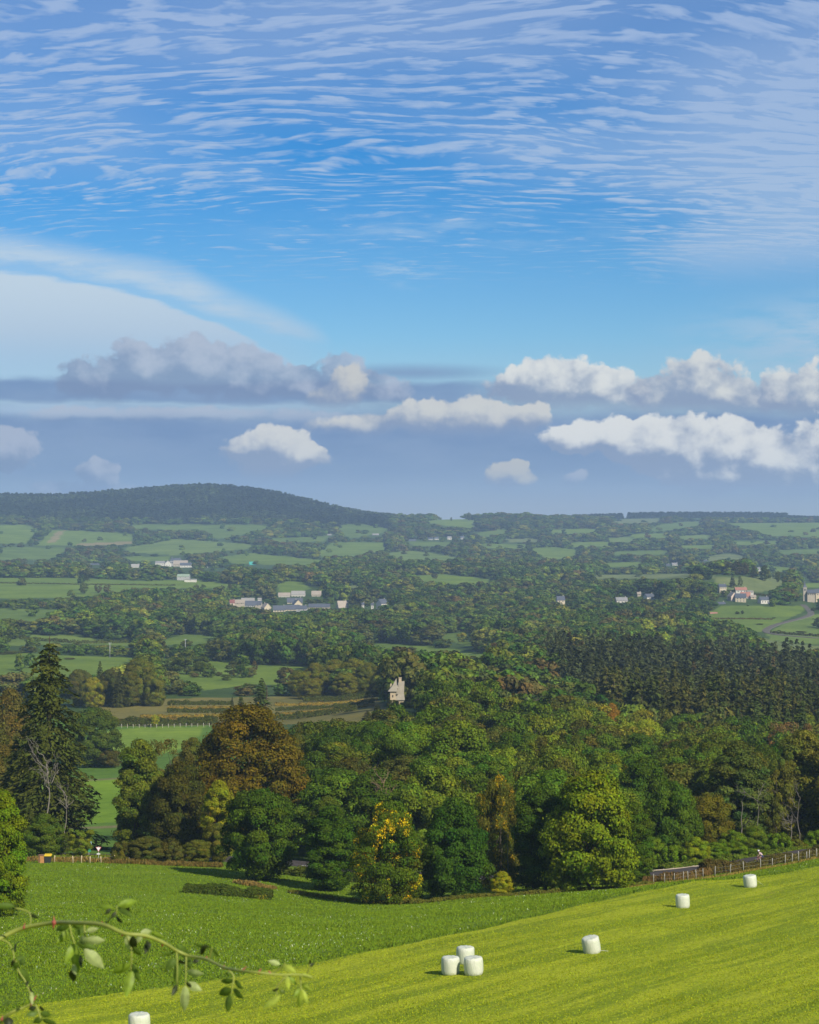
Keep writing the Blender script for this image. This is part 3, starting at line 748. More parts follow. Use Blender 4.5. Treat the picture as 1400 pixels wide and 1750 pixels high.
plant(4, 200, 92, 1352, 'n2', (.068, .118, .012), 'fresh green tree cut by the left edge of the picture, standing in the pasture', rz=1.0, group=G_)
plant(445, 270, 132, 1352, 'n0', (.032, .064, .012), 'round dark green tree standing alone in the pasture in front of the big rust-brown tree', rz=.4, group=G_, base=1505)
plant(566, 262, 92, 1378, 'n3', (.030, .068, .012), 'dark green round tree just left of the yellow-spotted tree', rz=2.0, group=G_)
cm, tm = spotted(301, 'dome', (.045, .078, .012), (.34, .28, .014), .66, -.75)
plant(665, 243, 138, 1372, None, W1, 'large dark green tree with bright yellow leaves down its left side', crown_me=cm, trunk_me=tm, rz=0.0, group=G_)
plant(778, 244, 126, 1368, 'n1', (.026, .062, .013), 'broad dark green tree standing right of the yellow-spotted tree', rz=3.6, group=G_)
cm, tm = spotted(307, 'egg', (.058, .070, .022), (.20, .165, .02), .55, 0, ncl=75)
plant(850, 258, 86, 1328, None, W1, 'tall thin grey-green tree sprinkled with yellow leaves, pale trunk showing', crown_me=cm, trunk_me=tm, rz=0.0, group=G_)
plant(925, 247, 100, 1342, 'n4', (.028, .060, .013), 'dark green tree left of the broad yellow-green tree', rz=5.0, group=G_)
plant(1012, 241, 172, 1322, 'n5', (.078, .120, .012), 'broad yellow-green tree with the widest crown on the edge of the pasture', rz=2.2, group=G_)
plant(1082, 252, 74, 1372, 'n2', (.036, .072, .013), 'slim dark green tree between the broad yellow-green tree and the road', rz=.9, group=G_)
plant(858, 241, 42, 1490, 'n1', (.15, .175, .018), 'small yellow-green shrub at the foot of the thin yellow-sprinkled tree', cat='shrub', name='shrub', rz=1)
plant(1150, 285, 96, 1338, 'n3', (.040, .078, .016), 'dark green tree standing right behind the road guardrail', rz=4)
plant(1208, 292, 92, 1358, 'n0', (.062, .070, .017), 'brownish-green tree with rusty top behind the roadside hedge', rz=2)
plant(1150, 330, 80, 1325, 'n4', (.035, .065, .015), 'dark tree whose top shows above the brownish-green roadside tree', rz=1)
plant(1262, 312, 112, 1268, 'n2', GRG, 'tall grey-green tree behind the snapped white trunk', rz=5)
plant(1322, 318, 72, 1285, 'v0', (.085, .088, .030), 'thin olive tree with bare twigs left of the tallest tree at the right edge', rz=3)
plant(1372, 322, 112, 1250, 'n4', (.075, .090, .030), 'tall olive tree at the right edge above the road fence', rz=.2)
plant(1440, 318, 120, 1262, 'n0', (.070, .085, .026), 'olive tree cut by the right edge of the picture', rz=1.2)
plant(1500, 300, 120, 1290, 'n1', MDG, 'green tree beyond the right edge of the picture', rz=1.2)
und = [(1112, 282, 56, 1432, BRG, 'n0', 'bright green undergrowth bush behind the left end of the guardrail'), (1150, 281, 56, 1446, BRG, 'n1', 'bright green bush low behind the middle of the guardrail'),
 (1188, 282, 52, 1432, YLG, 'n2', 'yellow-green bush behind the right end of the guardrail'), (1222, 284, 44, 1440, BRG, 'n3', 'green bush between the guardrail and the roadside hedge'), (1252, 288, 56, 1420, BRG, 'n4', 'tall green bush behind the roadside hedge left of the cyclist'),
 (1290, 290, 56, 1412, (.062, .105, .018), 'n5', 'dense green bush directly behind the cyclist'), (1330, 292, 52, 1425, BRG, 'n1', 'green bush behind the back of the grey triangular sign'), (1362, 293, 48, 1435, OLV, 'n2', 'olive bush between the leaning pale tree and the fence'), (1398, 295, 56, 1420, BRG, 'n0', 'green bush at the right edge under the olive tree'), (1440, 290, 60, 1420, BRG, 'n3', 'green bush beyond the right edge')]
for px, D, wd, top, c, k, lb in und: plant(px, D, wd, top, k, c, lb, cat='bush', name='bush', group='bushes behind the road')
# left side
def big_crown():
    C, N, S, T, hubs = broad_points(333, TR, TH, shape='dome', ncl=330, nleaf=560, leaf=.165, z0=.03, rc=(.09, .19), jit=.6, hue=.08)
    V, F = quads(C, N, S, 1.35, np.random.default_rng(3))
    return mesh_np('crown', V / np.array((TR, TR, TH)), F, LEAF, np.repeat(T, 4, 0))
plant(426, 330, 222, 1210, None, RUS, 'huge rust-brown autumn tree, the broadest crown left of the middle', crown_me=big_crown(), trunk_me=TEMPL['n1'][1], rz=2.5, group='big trees behind the pasture hedge')
plant(375, 306, 56, 1335, 'n4', (.15, .155, .016), 'yellowing tree in front of the left flank of the rust-brown tree', rz=2)
plant(372, 298, 52, 1408, 'n0', (.070, .085, .028), 'dull green bush between the hedge and the round dark tree', cat='bush', name='bush')
plant(308, 316, 118, 1305, 'n5', (.036, .042, .015), 'very dark brownish tree left of the huge rust-brown tree', rz=1.5, group='big trees behind the pasture hedge')
plant(238, 322, 92, 1266, 'n4', (.062, .092, .022), 'tall ivy-green tree right of the grassy gap', rz=.5, group='big trees behind the pasture hedge')
plant(220, 326, 42, 1335, 'n2', (.075, .095, .026), 'slender olive tree on the right side of the grassy gap')
plant(290, 345, 80, 1268, 'v1', (.085, .075, .035), 'thin brown-topped tree behind the ivy-green tree')
plant(330, 420, 60, 1262, 'n3', OLV, 'olive tree standing behind the thin brown-topped tree')
for px, wd, top, c, lb in [(212, 52, 1438, (.058, .066, .022), 'low olive bush at the left end of the pasture hedge'), (252, 60, 1430, (.060, .064, .024), 'brown-green bush second from the left end of the pasture hedge'), (294, 56, 1440, (.062, .060, .026), 'brownish bush in the middle of the pasture hedge'), (335, 50, 1436, OLV, 'olive bush at the right end of the pasture hedge')]:
    plant(px, 293, wd, top, 'n%d' % (px % 4), c, lb, cat='bush', name='bush', group='bushes of the pasture hedge')
plant(138, 299, 48, 1418, 'v0', (.095, .135, .024), 'small young tree beside the white road sign', rz=0)
plant(75, 302, 78, 1392, 'n1', (.045, .080, .018), 'green tree under the skirt of the giant conifer, touched with yellow', rz=0)
plant(160, 560, 92, 1212, 'n0', (.040, .068, .022), 'dark green tree standing right behind the giant conifer')
plant(190, 556, 48, 1284, 'n4', (.050, .045, .022), 'small dark reddish bush on the meadow right of the giant conifer', cat='bush', name='bush')
plant(18, 430, 92, 1180, 'n3', (.080, .066, .030), 'brownish tree left of the giant conifer at the edge of the picture')
plant(-10, 380, 80, 1235, 'n0', (.065, .060, .026), 'brown tree half outside the left edge behind the giant conifer')
plant(-60, 330, 90, 1290, 'n5', MDG, 'green tree outside the left edge')
# conifers on the left
def straight_trunk():
    V, F = join([tube([(0, 0, -.02), (0, 0, .4), (.004, 0, .8), (.01, .0, 1.02)], [.075, .055, .03, .006], 8)]); return mesh_py('trunk', V, F, BARK)
def giant_conifer():
    C, N, S, T, TG = conifer_points(77, 4.0, 20.0, levels=44, per=15, nleaf=90, leaf=.17, droop=.55, ragged=.50, power=.54, z0=.06, jit=.6)
    V, F = quads(C, N, S, 2.4, np.random.default_rng(5), tang=TG)
    return mesh_np('crown', V / np.array((4, 4, 20)), F, NEEDLE, np.repeat(T, 4, 0))
plant(84, 330, 172, 1094, None, (.036, .050, .020), 'giant dark conifer with drooping ragged branches, tallest tree on the left', name='conifer_tree', crown_me=giant_conifer(), trunk_me=straight_trunk(), rz=.3)
plant(28, 345, 96, 1255, 'c1', (.036, .052, .028), 'bluish-green conifer left of the giant conifer', name='conifer_tree')
plant(447, 640, 62, 1158, 'c0', (.034, .056, .024), 'dark green conifer rising above the rust-brown tree', name='conifer_tree', group='conifers behind the rust-brown tree')
plant(412, 650, 40, 1186, 'c2', (.040, .058, .026), 'smaller pointed conifer just left of the dark green conifer above the rust-brown tree', name='conifer_tree', group='conifers behind the rust-brown tree')
plant(480, 560, 50, 1240, 'c1', (.042, .062, .030), 'grey-green conifer right of the rust-brown crown', name='conifer_tree', group='conifers behind the rust-brown tree')
# group on the far side of the meadow, under the hedge terraces
for px, D, wd, top, k, c, nm, lb in [
 (135, 840, 46, 1145, 'n3', (.070, .068, .028), 'broadleaf_tree', 'olive-brown tree at the left end of the clump behind the meadow'),
 (160, 825, 38, 1158, 'n4', (.150, .140, .022), 'broadleaf_tree', 'yellow tree in the clump behind the meadow'),
 (171, 850, 30, 1128, 'c1', (.038, .055, .034), 'conifer_tree', 'pointed blue-grey conifer rising out of the clump behind the meadow'),
 (186, 835, 42, 1146, 'n2', (.048, .055, .020), 'broadleaf_tree', 'dark olive tree right of the yellow one behind the meadow'),
 (204, 825, 34, 1142, 'c2', (.032, .040, .018), 'conifer_tree', 'dark conifer in the middle of the clump behind the meadow'),
 (222, 828, 36, 1138, 'n5', (.058, .068, .020), 'broadleaf_tree', 'dark tree between conifer and tall olive tree behind the meadow'),
 (240, 835, 56, 1126, 'n0', (.082, .088, .026), 'broadleaf_tree', 'tallest olive tree of the clump behind the meadow, white trunk'),
 (264, 830, 42, 1150, 'n4', (.098, .102, .028), 'broadleaf_tree', 'pale olive tree at the right end of the clump behind the meadow')]:
    plant(px, D, wd, top, k, c, lb, name=nm, group='clump of trees behind the meadow')
for px, D, wd, top, k, c, lb in [
 (296, 1090, 36, 1122, 'm0', GRG, 'left tree of the grey-green clump in the far meadow'), (320, 1085, 52, 1113, 'm1', (.048, .070, .026), 'broadest tree of the grey-green clump in the far meadow'), (345, 1088, 34, 1122, 'm2', GRG, 'right tree of the grey-green clump in the far meadow'),
 (332, 1060, 18, 1150, 'm0', (.09, .07, .045), 'small pinkish-brown tree in front of the grey-green clump'), (400, 1082, 34, 1130, 'm1', (.05, .055, .028), 'dark grey tree alone in the far meadow'), (425, 1070, 28, 1141, 'm0', (.07, .085, .04), 'pale grey-green tree beside the dark grey tree in the far meadow'),
 (373, 1078, 15, 1148, 'm0', (.05, .05, .028), 'tiny round bush in the far meadow'), (388, 1040, 22, 1153, 'm2', (.05, .075, .022), 'small round green tree at the near edge of the far meadow'), (435, 1130, 11, 1129, 'm1', (.07, .05, .03), 'tiny reddish bush high in the far meadow')]:
    plant(px, D, wd, top, k, c, lb, group='trees in the far meadow')
plant(20, 1300, 34, 1112, 'm0', (.055, .075, .024), 'round tree alone in the left far meadow', group='trees in the left far meadow'); plant(2, 1290, 22, 1118, 'm2', (.06, .08, .024), 'smaller tree beside the round tree in the left far meadow', group='trees in the left far meadow'); plant(118, 1240, 22, 1124, 'm0', (.07, .065, .03), 'brownish small tree right of the giant conifer tip', group='trees in the left far meadow')
# behind the terraces: the little wood beside the tower
for px, D, wd, top, k, c, lb in [
 (512, 900, 40, 1146, 'n0', (0.070, 0.085, 0.016), 'round tree at the left end of the wood beside the stone tower'), (540, 910, 50, 1134, 'n1', (0.081, 0.092, 0.018), 'second tree from the left in the wood beside the stone tower'), (572, 915, 52, 1128, 'n5', (0.097, 0.097, 0.018), 'olive tree in the middle of the wood beside the stone tower'),
 (604, 910, 52, 1126, 'n3', (0.101, 0.098, 0.018), 'yellowish olive tree in the wood beside the stone tower'), (632, 900, 48, 1134, 'n2', (0.081, 0.085, 0.018), 'tree right beside the stone tower, on its left'), (530, 880, 44, 1160, 'n4', (0.076, 0.087, 0.018), 'lower tree in front of the wood beside the stone tower'), (590, 890, 44, 1150, 'n0', (0.084, 0.097, 0.016), 'lower round tree in front, left of the stone tower'),
 (715, 860, 56, 1128, 'n4', (0.081, 0.078, 0.020), 'tall tree behind the stone tower'), (745, 800, 66, 1138, 'n2', (0.061, 0.060, 0.018), 'dark brownish tree right of the stone tower'), (672, 880, 38, 1132, 'c1', (0.041, 0.046, 0.016), 'dark conifer behind the stone tower'), (785, 790, 60, 1142, 'n0', (0.070, 0.069, 0.020), 'dark olive tree second right of the stone tower'),
 (832, 760, 62, 1162, 'v1', (.12, .068, .050), 'pinkish-brown bare-looking tree right of the stone tower')]:
    plant(px, D, wd, top, k, c, lb, name='conifer_tree' if k[0] == 'c' else 'broadleaf_tree', group='wood beside the stone tower')
plant(672, 680, 24, 1197, 'n1', (.040, .050, .020), 'small dark tree hiding the foot of the stone tower, left side'); plant(692, 676, 30, 1200, 'n0', (.060, .085, .018), 'small green tree hiding the foot of the stone tower, right side')
# middle of the wood: trees one can pick out
for px, D, wd, top, k, c, lb in [
 (596, 330, 132, 1298, 'n5', (.050, .050, .020), 'dark brown-green tree between the rust-brown tree and the tall bright green tree'),
 (700, 385, 132, 1238, 'n0', (.060, .110, .016), 'tall bright green tree below the stone tower'), (786, 372, 170, 1236, 'n1', (.062, .104, .018), 'widest green tree in the middle of the wood'),
 (868, 352, 130, 1282, 'n3', (.110, .155, .022), 'yellow-green domed tree right of the widest green tree'), (955, 362, 84, 1258, 'v0', (.060, .058, .020), 'dark brown tree with pale forked trunk above the broad yellow-green tree'),
 (545, 480, 44, 1248, 'n4', (.14, .17, .02), 'small yellow-green tree with white stem above the dark brown-green tree'), (578, 520, 78, 1230, 'n2', (.068, .070, .026), 'brownish-olive tree below the hedge terraces'), (628, 560, 46, 1214, 'c2', (.036, .048, .022), 'grey conifer left below the stone tower'),
 (645, 600, 34, 1203, 'c0', (.030, .040, .018), 'dark conifer just in front of the stone tower'), (520, 440, 84, 1275, 'n1', (.055, .082, .028), 'grey-green tree right of the rust-brown crown'), (650, 318, 66, 1345, 'v1', (.085, .050, .028), 'thin reddish-brown tree behind the yellow-spotted tree'), (560, 300, 66, 1362, 'n2', (.05, .08, .018), 'green tree peeking over the dark round tree left of the yellow-spotted tree'),
 (1046, 560, 40, 1203, 'n0', (.19, .10, .020), 'orange autumn tree among the dark conifers\' lower edge'), (1108, 505, 96, 1232, 'n1', (.13, .18, .022), 'bright yellow-green tree in the middle of the right wood'), (1172, 520, 80, 1222, 'n3', (.050, .096, .020), 'round deep green tree right of the bright yellow-green one'),
 (1352, 470, 84, 1238, 'v1', (.14, .085, .062), 'pinkish bare tree below the dark conifers at the right'), (1145, 430, 70, 1292, 'n2', (.085, .105, .038), 'pale grey-green tree right of the middle of the wood'), (1235, 440, 60, 1285, 'c1', (.034, .042, .020), 'dark conifer left of the tall grey-green tree'), (1205, 450, 50, 1275, 'c2', (.038, .042, .024), 'dark brownish conifer beside a paler dying one'), (1040, 400, 110, 1290, 'n4', (.055, .085, .018), 'green tree behind the broad yellow-green tree'), (905, 430, 90, 1255, 'n5', (.055, .100, .018), 'green tree left above the dark brown tree')]:
    plant(px, D, wd, top, k, c, lb, name='conifer_tree' if k[0] == 'c' else 'broadleaf_tree', group='trees of the wood on the slope')
# conifers of the right-hand plantation that stand out by their blue-grey colour
for i, (px, D, wd, top) in enumerate([(1262, 520, 44, 1205), (1292, 530, 46, 1198), (1318, 540, 44, 1195), (1345, 520, 46, 1205), (1372, 530, 48, 1196), (1400, 520, 46, 1206), (1236, 540, 38, 1212), (1176, 600, 40, 1212)]):
    plant(px, D, wd, top, CONI[i % 3], (.040, .066, .040), 'blue-grey conifer in the row below the dark conifer plantation', name='conifer_tree', group='blue-grey conifers below the plantation')

# dead and bare trees
def bare_tree(name, px, D, base_py, top, lean, seed, label, spread=.5, thick=.16, mat=None, depth=3, nb=6):
    r = np.random.default_rng(seed); x = X(px, D)
    z0 = -(base_py - 875) / FPX * D; g_ = gz(x, D); Ht = (-(top - 875) / FPX * D - g_) * .93; thick *= .72
    zb = max(z0 - g_, 0) * .9
    parts = []; limbs = []
    P = wiggle((0, 0, -.4), (lean * Ht, 0, Ht * .93), 10, .13, r)
    parts.append(tube(P, np.linspace(thick, thick * .3, 10), 7))
    def grow(s, d, L, rad, lev):
        q = wiggle(s, s + d * L, 6, .45, r); limbs.append(tube(q, np.linspace(rad, rad * .35, 6), 5))
        if lev < depth:
            for _ in range(3):
                i = r.integers(2, 6); dd = d + r.normal(size=3) * .55; dd[2] += .12; dd /= np.linalg.norm(dd)
                grow(q[i], dd, L * r.uniform(.4, .62), rad * .5, lev + 1)
    for k in range(nb):
        i = r.integers(5, 10); a = r.uniform(0, 6.283); d = np.array((math.cos(a) * spread, math.sin(a) * spread * .8, .8)); d /= np.linalg.norm(d)
        if P[i][2] < zb: i = 9
        grow(P[i], d, (Ht - zb) * r.uniform(.22, .48), thick * .5, 1)
    e = bpy.data.objects.new(name, None); COL.objects.link(e); e.location = (x, D, g_)
    tag(e, label, 'dead tree')
    link('trunk', mesh_py('trunk', *join(parts), mat or PALE), e); link('bare_branches', mesh_py('bare_branches', *join(limbs), mat or PALE), e)
    return e
bare_tree('dead_tree', 76, 312, 1400, 1282, .02, 11, 'bare white dead tree standing in front of the giant conifer', thick=.22, spread=.55, nb=8)
bare_tree('dead_tree', 108, 313, 1400, 1345, .05, 12, 'small bare twisted dead tree right of the taller dead tree by the giant conifer', thick=.14, spread=.9, nb=7)
bare_tree('dead_tree', 656, 306, 1380, 1318, .0, 13, 'bare reddish tree with fan of grey branches behind the yellow-spotted tree', thick=.14, spread=.8, nb=10, mat=bark_mat('red_grey_bark', (.26, .17, .11)))
bare_tree('dead_tree', 1268, 301, 1420, 1355, .0, 14, 'snapped white trunk with hanging broken limb in front of the tall grey-green tree', thick=.17, spread=1.4, nb=3, depth=2)
bare_tree('dead_tree', 1296, 301, 1420, 1330, .0, 15, 'thin crooked bare tree between the snapped trunk and the leaning pale tree', thick=.10, spread=1.2, nb=4)
bare_tree('dead_tree', 1350, 300, 1440, 1382, .05, 16, 'leaning pale tree with umbrella of twigs near the right edge', thick=.14, spread=1.5, nb=8)
bare_tree('dead_tree', 1368, 303, 1420, 1350, .0, 17, 'thin straight pale trunk behind the leaning pale tree', thick=.11, spread=.5, nb=4)
bare_tree('dead_tree', 868, 249, 1450, 1420, .0, 18, 'slim white trunk in front of the yellow-sprinkled tree', thick=.09, spread=.4, nb=3, depth=1)
bare_tree('dead_tree', 944, 352, 1350, 1290, .02, 19, 'pale forked bare trunk in front of the dark brown tree', thick=.20, spread=.9, nb=5, depth=2)
bare_tree('dead_tree', 905, 560, 1240, 1196, .0, 20, 'grey bare tree in the upper part of the wood', thick=.2, spread=1.2, nb=8)
# ------------------------------------------------------------------ buildings
HRECT = []
ROAD = [(-20, 306), (100, 306), (300, 303), (520, 297), (700, 286), (900, 273), (1060, 264), (1150, 263), (1215, 267), (1300, 275), (1400, 285), (1520, 296)]
ROADXY = np.array([(X(a, b), b) for a, b in ROAD])
def ROADD(x, y):
    best = np.full(len(x), 1e9)
    for a, b in zip(ROADXY[:-1], ROADXY[1:]):
        d = b - a; t = np.clip(((x - a[0]) * d[0] + (y - a[1]) * d[1]) / (d @ d), 0, 1)
        best = np.minimum(best, np.hypot(x - a[0] - t * d[0], y - a[1] - t * d[1]))
    return best
M_WALL = {k: simple_mat('render_' + k, c, .85, .12, .6) for k, c in dict(cream=(.52, .44, .30), white=(.56, .53, .45), stone=(.40, .35, .27), pink=(.60, .47, .38), grey=(.38, .37, .35), tower=(.46, .37, .24), red=(.34, .12, .09)).items()}
M_ROOF = {k: simple_mat('roof_' + k, c, .6, .18, .8, .3) for k, c in dict(slate=(.085, .095, .115), grey=(.24, .235, .225), tan=(.33, .28, .22), tile=(.36, .17, .12), teal=(.05, .32, .26), pale=(.30, .285, .25), red=(.22, .09, .075), stone=(.30, .265, .20), green=(.30, .38, .26)).items()}
M_GLASS = simple_mat('dark_glass', (.03, .035, .045), .2, .1, 1, .5)
M_FRAME = simple_mat('window_frame', (.45, .43, .40), .6)
def box(cx, cy, cz, sx_, sy_, sz_):
    V = [(cx + a * sx_ / 2, cy + b * sy_ / 2, cz + c * sz_ / 2) for c in (-1, 1) for b in (-1, 1) for a in (-1, 1)]
    return np.array(V), [(0, 2, 3, 1), (4, 5, 7, 6), (0, 1, 5, 4), (2, 6, 7, 3), (0, 4, 6, 2), (1, 3, 7, 5)]
def house(px, D, wpx, wall_px, roof_px, label, wall='cream', roof='slate', depth=7.0, rot=0.0, gable=False, win=3, floors=1, chim=1, name='house', cat='house', group=None, base=None, shed=False):
    k = D / FPX; W = wpx * k; Hw = wall_px * k; Hr = roof_px * k; dp = depth
    x = X(px, D); z = gz(x, D)
    if base is not None: z = max(-(base - 875) * k, z - .2) if -(base - 875) * k > z else -(base - 875) * k
    found = z - min(gz(x, D), z) + 1.5
    b_ = 875 - z / k; HRECT.append((px - wpx / 2 - 1, px + wpx / 2 + 1, b_ - wall_px - roof_px, b_, D)); KEEP.append([(px - wpx / 2 - 2, b_ - wall_px - roof_px), (px + wpx / 2 + 2, b_ - wall_px - roof_px), (px + wpx / 2 + 2, b_ - 2), (px - wpx / 2 - 2, b_ - 2)])
    e = bpy.data.objects.new(name, None); COL.objects.link(e); e.location = (x, D, z); e.rotation_euler = (0, 0, rot)
    tag(e, label, cat, group)
    a, b = (W / 2, dp / 2) if not gable else (dp / 2, W / 2)      # a along the ridge
    # walls with gables, ridge along local x
    V = [(-a, -b, -found), (a, -b, -found), (a, b, -found), (-a, b, -found), (-a, -b, Hw), (a, -b, Hw), (a, b, Hw), (-a, b, Hw), (-a, 0, Hw + Hr), (a, 0, Hw + Hr)]
    F = [(0, 1, 5, 4), (1, 2, 6, 9, 5), (2, 3, 7, 6), (3, 0, 4, 8, 7), (3, 2, 1, 0)]
    wm = link('wall', mesh_py('wall', V, F, M_WALL[wall], False), e)
    o = .35; t = .22; sl = Hr / b
    R = []
    for s in (-1, 1):
        V = [(-a - o, s * (b + o), Hw - o * sl + .02), (a + o, s * (b + o), Hw - o * sl + .02), (a + o, 0, Hw + Hr + .02), (-a - o, 0, Hw + Hr + .02)]
        V += [(p[0], p[1], p[2] + t) for p in V]
        R.append((np.array(V), [(0, 1, 2, 3), (7, 6, 5, 4), (0, 4, 5, 1), (1, 5, 6, 2), (2, 6, 7, 3), (3, 7, 4, 0)]))
    Vr, Fr = join(R); rf = link('roof', mesh_py('roof', Vr, Fr, M_ROOF[roof], False), e)
    for c in range(chim):
        cx_ = a * (.75 - 1.4 * c)
        link('chimney', mesh_py('chimney', *join([box(cx_, .3, Hw + Hr + .1, .7, .6, 1.6), box(cx_, .3, Hw + Hr + .98, .85, .75, .16)]), M_WALL['stone'], False), rf)
    ww, wh = .9, min(1.25, Hw * .42)
    nn = win
    for f in range(floors):
        for i in range(nn):
            if gable: fx, n_ax = 0, b
            u = (i + .5) / nn * 2 - 1
            zc = Hw * ((f + .55) / floors)
            if not gable: P = (u * a * .88, -b - .03, zc); bx = box(*P, ww, .06, wh); gx = box(P[0], P[1] - .035, P[2], ww * .78, .02, wh * .84)
            else: P = (-a - .03, u * b * .8, zc); bx = box(*P, .06, ww, wh); gx = box(P[0] - .035, P[1], P[2], .02, ww * .78, wh * .84)
            fo = link('window', mesh_py('window', *join([bx]), M_FRAME, False), e)
            link('pane', mesh_py('pane', *join([gx]), M_GLASS, False), fo)
    if gable: e.rotation_euler = (0, 0, rot + R_(90))
    return e
GV = 'houses of the village among the trees'
house(477.5, 2000, 21, 8, 7, 'long cream house with dark slate roof at the front left of the village', 'cream', 'slate', 8, .05, win=4, floors=2, group=GV, base=1050)
house(500, 2010, 24, 6, 7, 'cream house with long slate roof adjoining the long cream one on its right', 'cream', 'slate', 8, .03, win=4, group=GV, base=1047)
house(455, 2005, 13, 6, 7, 'small cream gabled house with tan roof, left of the long cream house', 'cream', 'tan', 8, .5, gable=True, win=2, group=GV, base=1044)
house(508, 2060, 14, 6, 7, 'cream gable end facing the camera behind the slate-roofed houses', 'cream', 'slate', 10, .3, gable=True, win=2, group=GV, base=1038)
house(516, 1995, 18, 5, 5, 'low slate-roofed cottage right of the cream houses', 'grey', 'slate', 7, -.1, win=2, group=GV, base=1045)
house(546, 2030, 36, 4, 5, 'very long low slate-roofed barn in the village', 'stone', 'slate', 9, -.04, win=4, chim=0, name='barn', cat='barn', group='barns and sheds of the village', base=1041)
house(585, 2020, 17, 5, 11, 'steep tan-roofed stone house at the right of the long barn', 'cream', 'tan', 9, .35, win=2, group=GV, base=1043)
house(486, 2200, 20, 6, 5, 'left white farm building at the top of the village', 'white', 'tan', 9, .06, win=3, chim=0, name='barn', cat='barn', group='barns and sheds of the village', base=1024)
house(510, 2210, 23, 7, 6, 'right and taller white farm building at the top of the village', 'white', 'pale', 9, -.03, win=4, chim=0, name='barn', cat='barn', group='barns and sheds of the village', base=1023)
house(541, 2210, 16, 6, 6, 'tan stone barn right of the long white farm building', 'stone', 'tan', 9, .0, win=1, chim=0, name='barn', cat='barn', group='barns and sheds of the village', base=1022)
house(504, 2110, 26, 3, 7, 'dark slate roof below the long white farm building', 'cream', 'slate', 9, .05, win=3, group=GV, base=1032)
house(424, 2090, 22, 4, 5, 'wide pale metal-roofed shed at the left end of the village', 'grey', 'pale', 14, .0, win=2, chim=0, name='shed', cat='shed', group='barns and sheds of the village', base=1031)
house(444, 2080, 6, 7, 2, 'small pale blue-white block beside the wide metal shed', 'white', 'pale', 6, .0, win=1, chim=0, name='shed', cat='shed', group='barns and sheds of the village', base=1031)
house(428, 2020, 17, 4, 7, 'slate-roofed house below the metal shed', 'grey', 'slate', 8, .1, win=2, group=GV, base=1038)
house(442, 2030, 11, 4, 6, 'small slate-roofed house between shed and cream gabled house', 'stone', 'slate', 8, -.1, win=1, group=GV, base=1037)
house(397, 2050, 8, 4, 5, 'tiny red-roofed house at the far left end of the village', 'pink', 'red', 7, .1, win=1, group=GV, base=1034)
house(410, 2060, 17, 3, 5, 'brown-roofed house between the red roof and the slate roofs', 'stone', 'tan', 8, .0, win=2, group=GV, base=1033)
house(653, 2000, 13, 6, 7, 'slate-roofed house with white gable alone at the right of the village', 'white', 'slate', 9, .6, win=2, group=GV, base=1037)
house(636.5, 1990, 4, 7, 3, 'narrow white house peeping between trees right of the village', 'white', 'slate', 6, 0, win=1, group=GV, base=1041)
house(620.5, 2000, 4, 5, 3, 'tiny white gable between the trees right of the tan-roofed house', 'white', 'slate', 6, 0, win=1, group=GV, base=1038)
GH = 'houses of the hamlet under the grassy hill'
house(1234, 1960, 12, 9.5, 4, 'tall cream villa with slate roof highest at the left of the hamlet', 'cream', 'slate', 8, .1, win=3, floors=2, group=GH, base=1012)
house(1266, 1965, 19, 5, 4, 'white house under a terracotta roof at the top of the hamlet', 'white', 'tile', 9, 0, win=3, group=GH, base=1013)
house(1282, 1960, 10, 3.5, 1.5, 'low white block right of the terracotta-roofed white house', 'white', 'pale', 7, 0, win=2, chim=0, group=GH, base=1014.5)
house(1266, 1900, 18, 8, 6.5, 'biggest house of the hamlet, slate roof and cream walls', 'cream', 'slate', 9, -.15, win=3, floors=2, group=GH, base=1029)
house(1252, 1905, 12, 7, 7, 'pinkish gable end joined to the biggest house of the hamlet', 'pink', 'tan', 9, .25, gable=True, win=2, group=GH, base=1026)
house(1274, 1935, 16, 3, 7, 'pink tiled roof just behind the biggest house of the hamlet', 'pink', 'tile', 9, -.1, win=2, chim=0, group=GH, base=1022)
house(1287, 1930, 9, 3, 3, 'small cream annex right of the pink tiled roof', 'cream', 'tan', 6, 0, win=1, chim=0, group=GH, base=1023)
house(1305, 1890, 16, 7, 5, 'white house with slate roof at the right end of the hamlet', 'white', 'slate', 8, .25, win=3, group=GH, base=1032)
house(1232, 1880, 13, 4, 3, 'small white house beside the dark trees left of the hamlet', 'white', 'slate', 7, .2, win=2, group=GH, base=1036)
house(1219, 1800, 13, 3, 2.5, 'reddish-grey shed low in the meadow left of the hamlet', 'stone', 'tile', 6, .1, win=2, chim=0, name='shed', cat='shed', base=1052)
GS = 'scattered houses in the wooded valley'
house(1062, 1900, 19, 5.5, 5, 'white house with grey-green roof alone among the trees left of the hamlet', 'white', 'grey', 8, .1, win=3, group=GS, base=1031.5)
house(1109, 1950, 15, 5, 5, 'white gabled house with dark roof half hidden by trees', 'white', 'slate', 8, .4, win=2, group=GS, base=1025)
house(1092, 2000, 6, 3, 3, 'tiny tan roof left of the white gabled house with dark roof', 'stone', 'tan', 7, 0, win=1, group=GS, base=1018)
house(958, 1850, 13, 5, 6, 'small dark-roofed cream house alone in the middle of the woods', 'cream', 'slate', 8, .1, win=2, group=GS, base=1030)
house(1242, 1240, 12, 3.5, 2, 'long low white shed above the conifer plantation', 'white', 'pale', 5, .0, win=1, chim=0, name='shed', cat='shed', base=1129)
house(3, 2000, 14, 5, 3, 'white barn cut by the left edge of the picture', 'white', 'pale', 10, .0, win=1, chim=0, name='barn', cat='barn', base=1049)
GF = 'houses of the far church village'
house(232, 3300, 15, 5, 4, 'white house with pale roof standing left of the far church village', 'white', 'pale', 10, .2, win=3, group=GF, base=973)
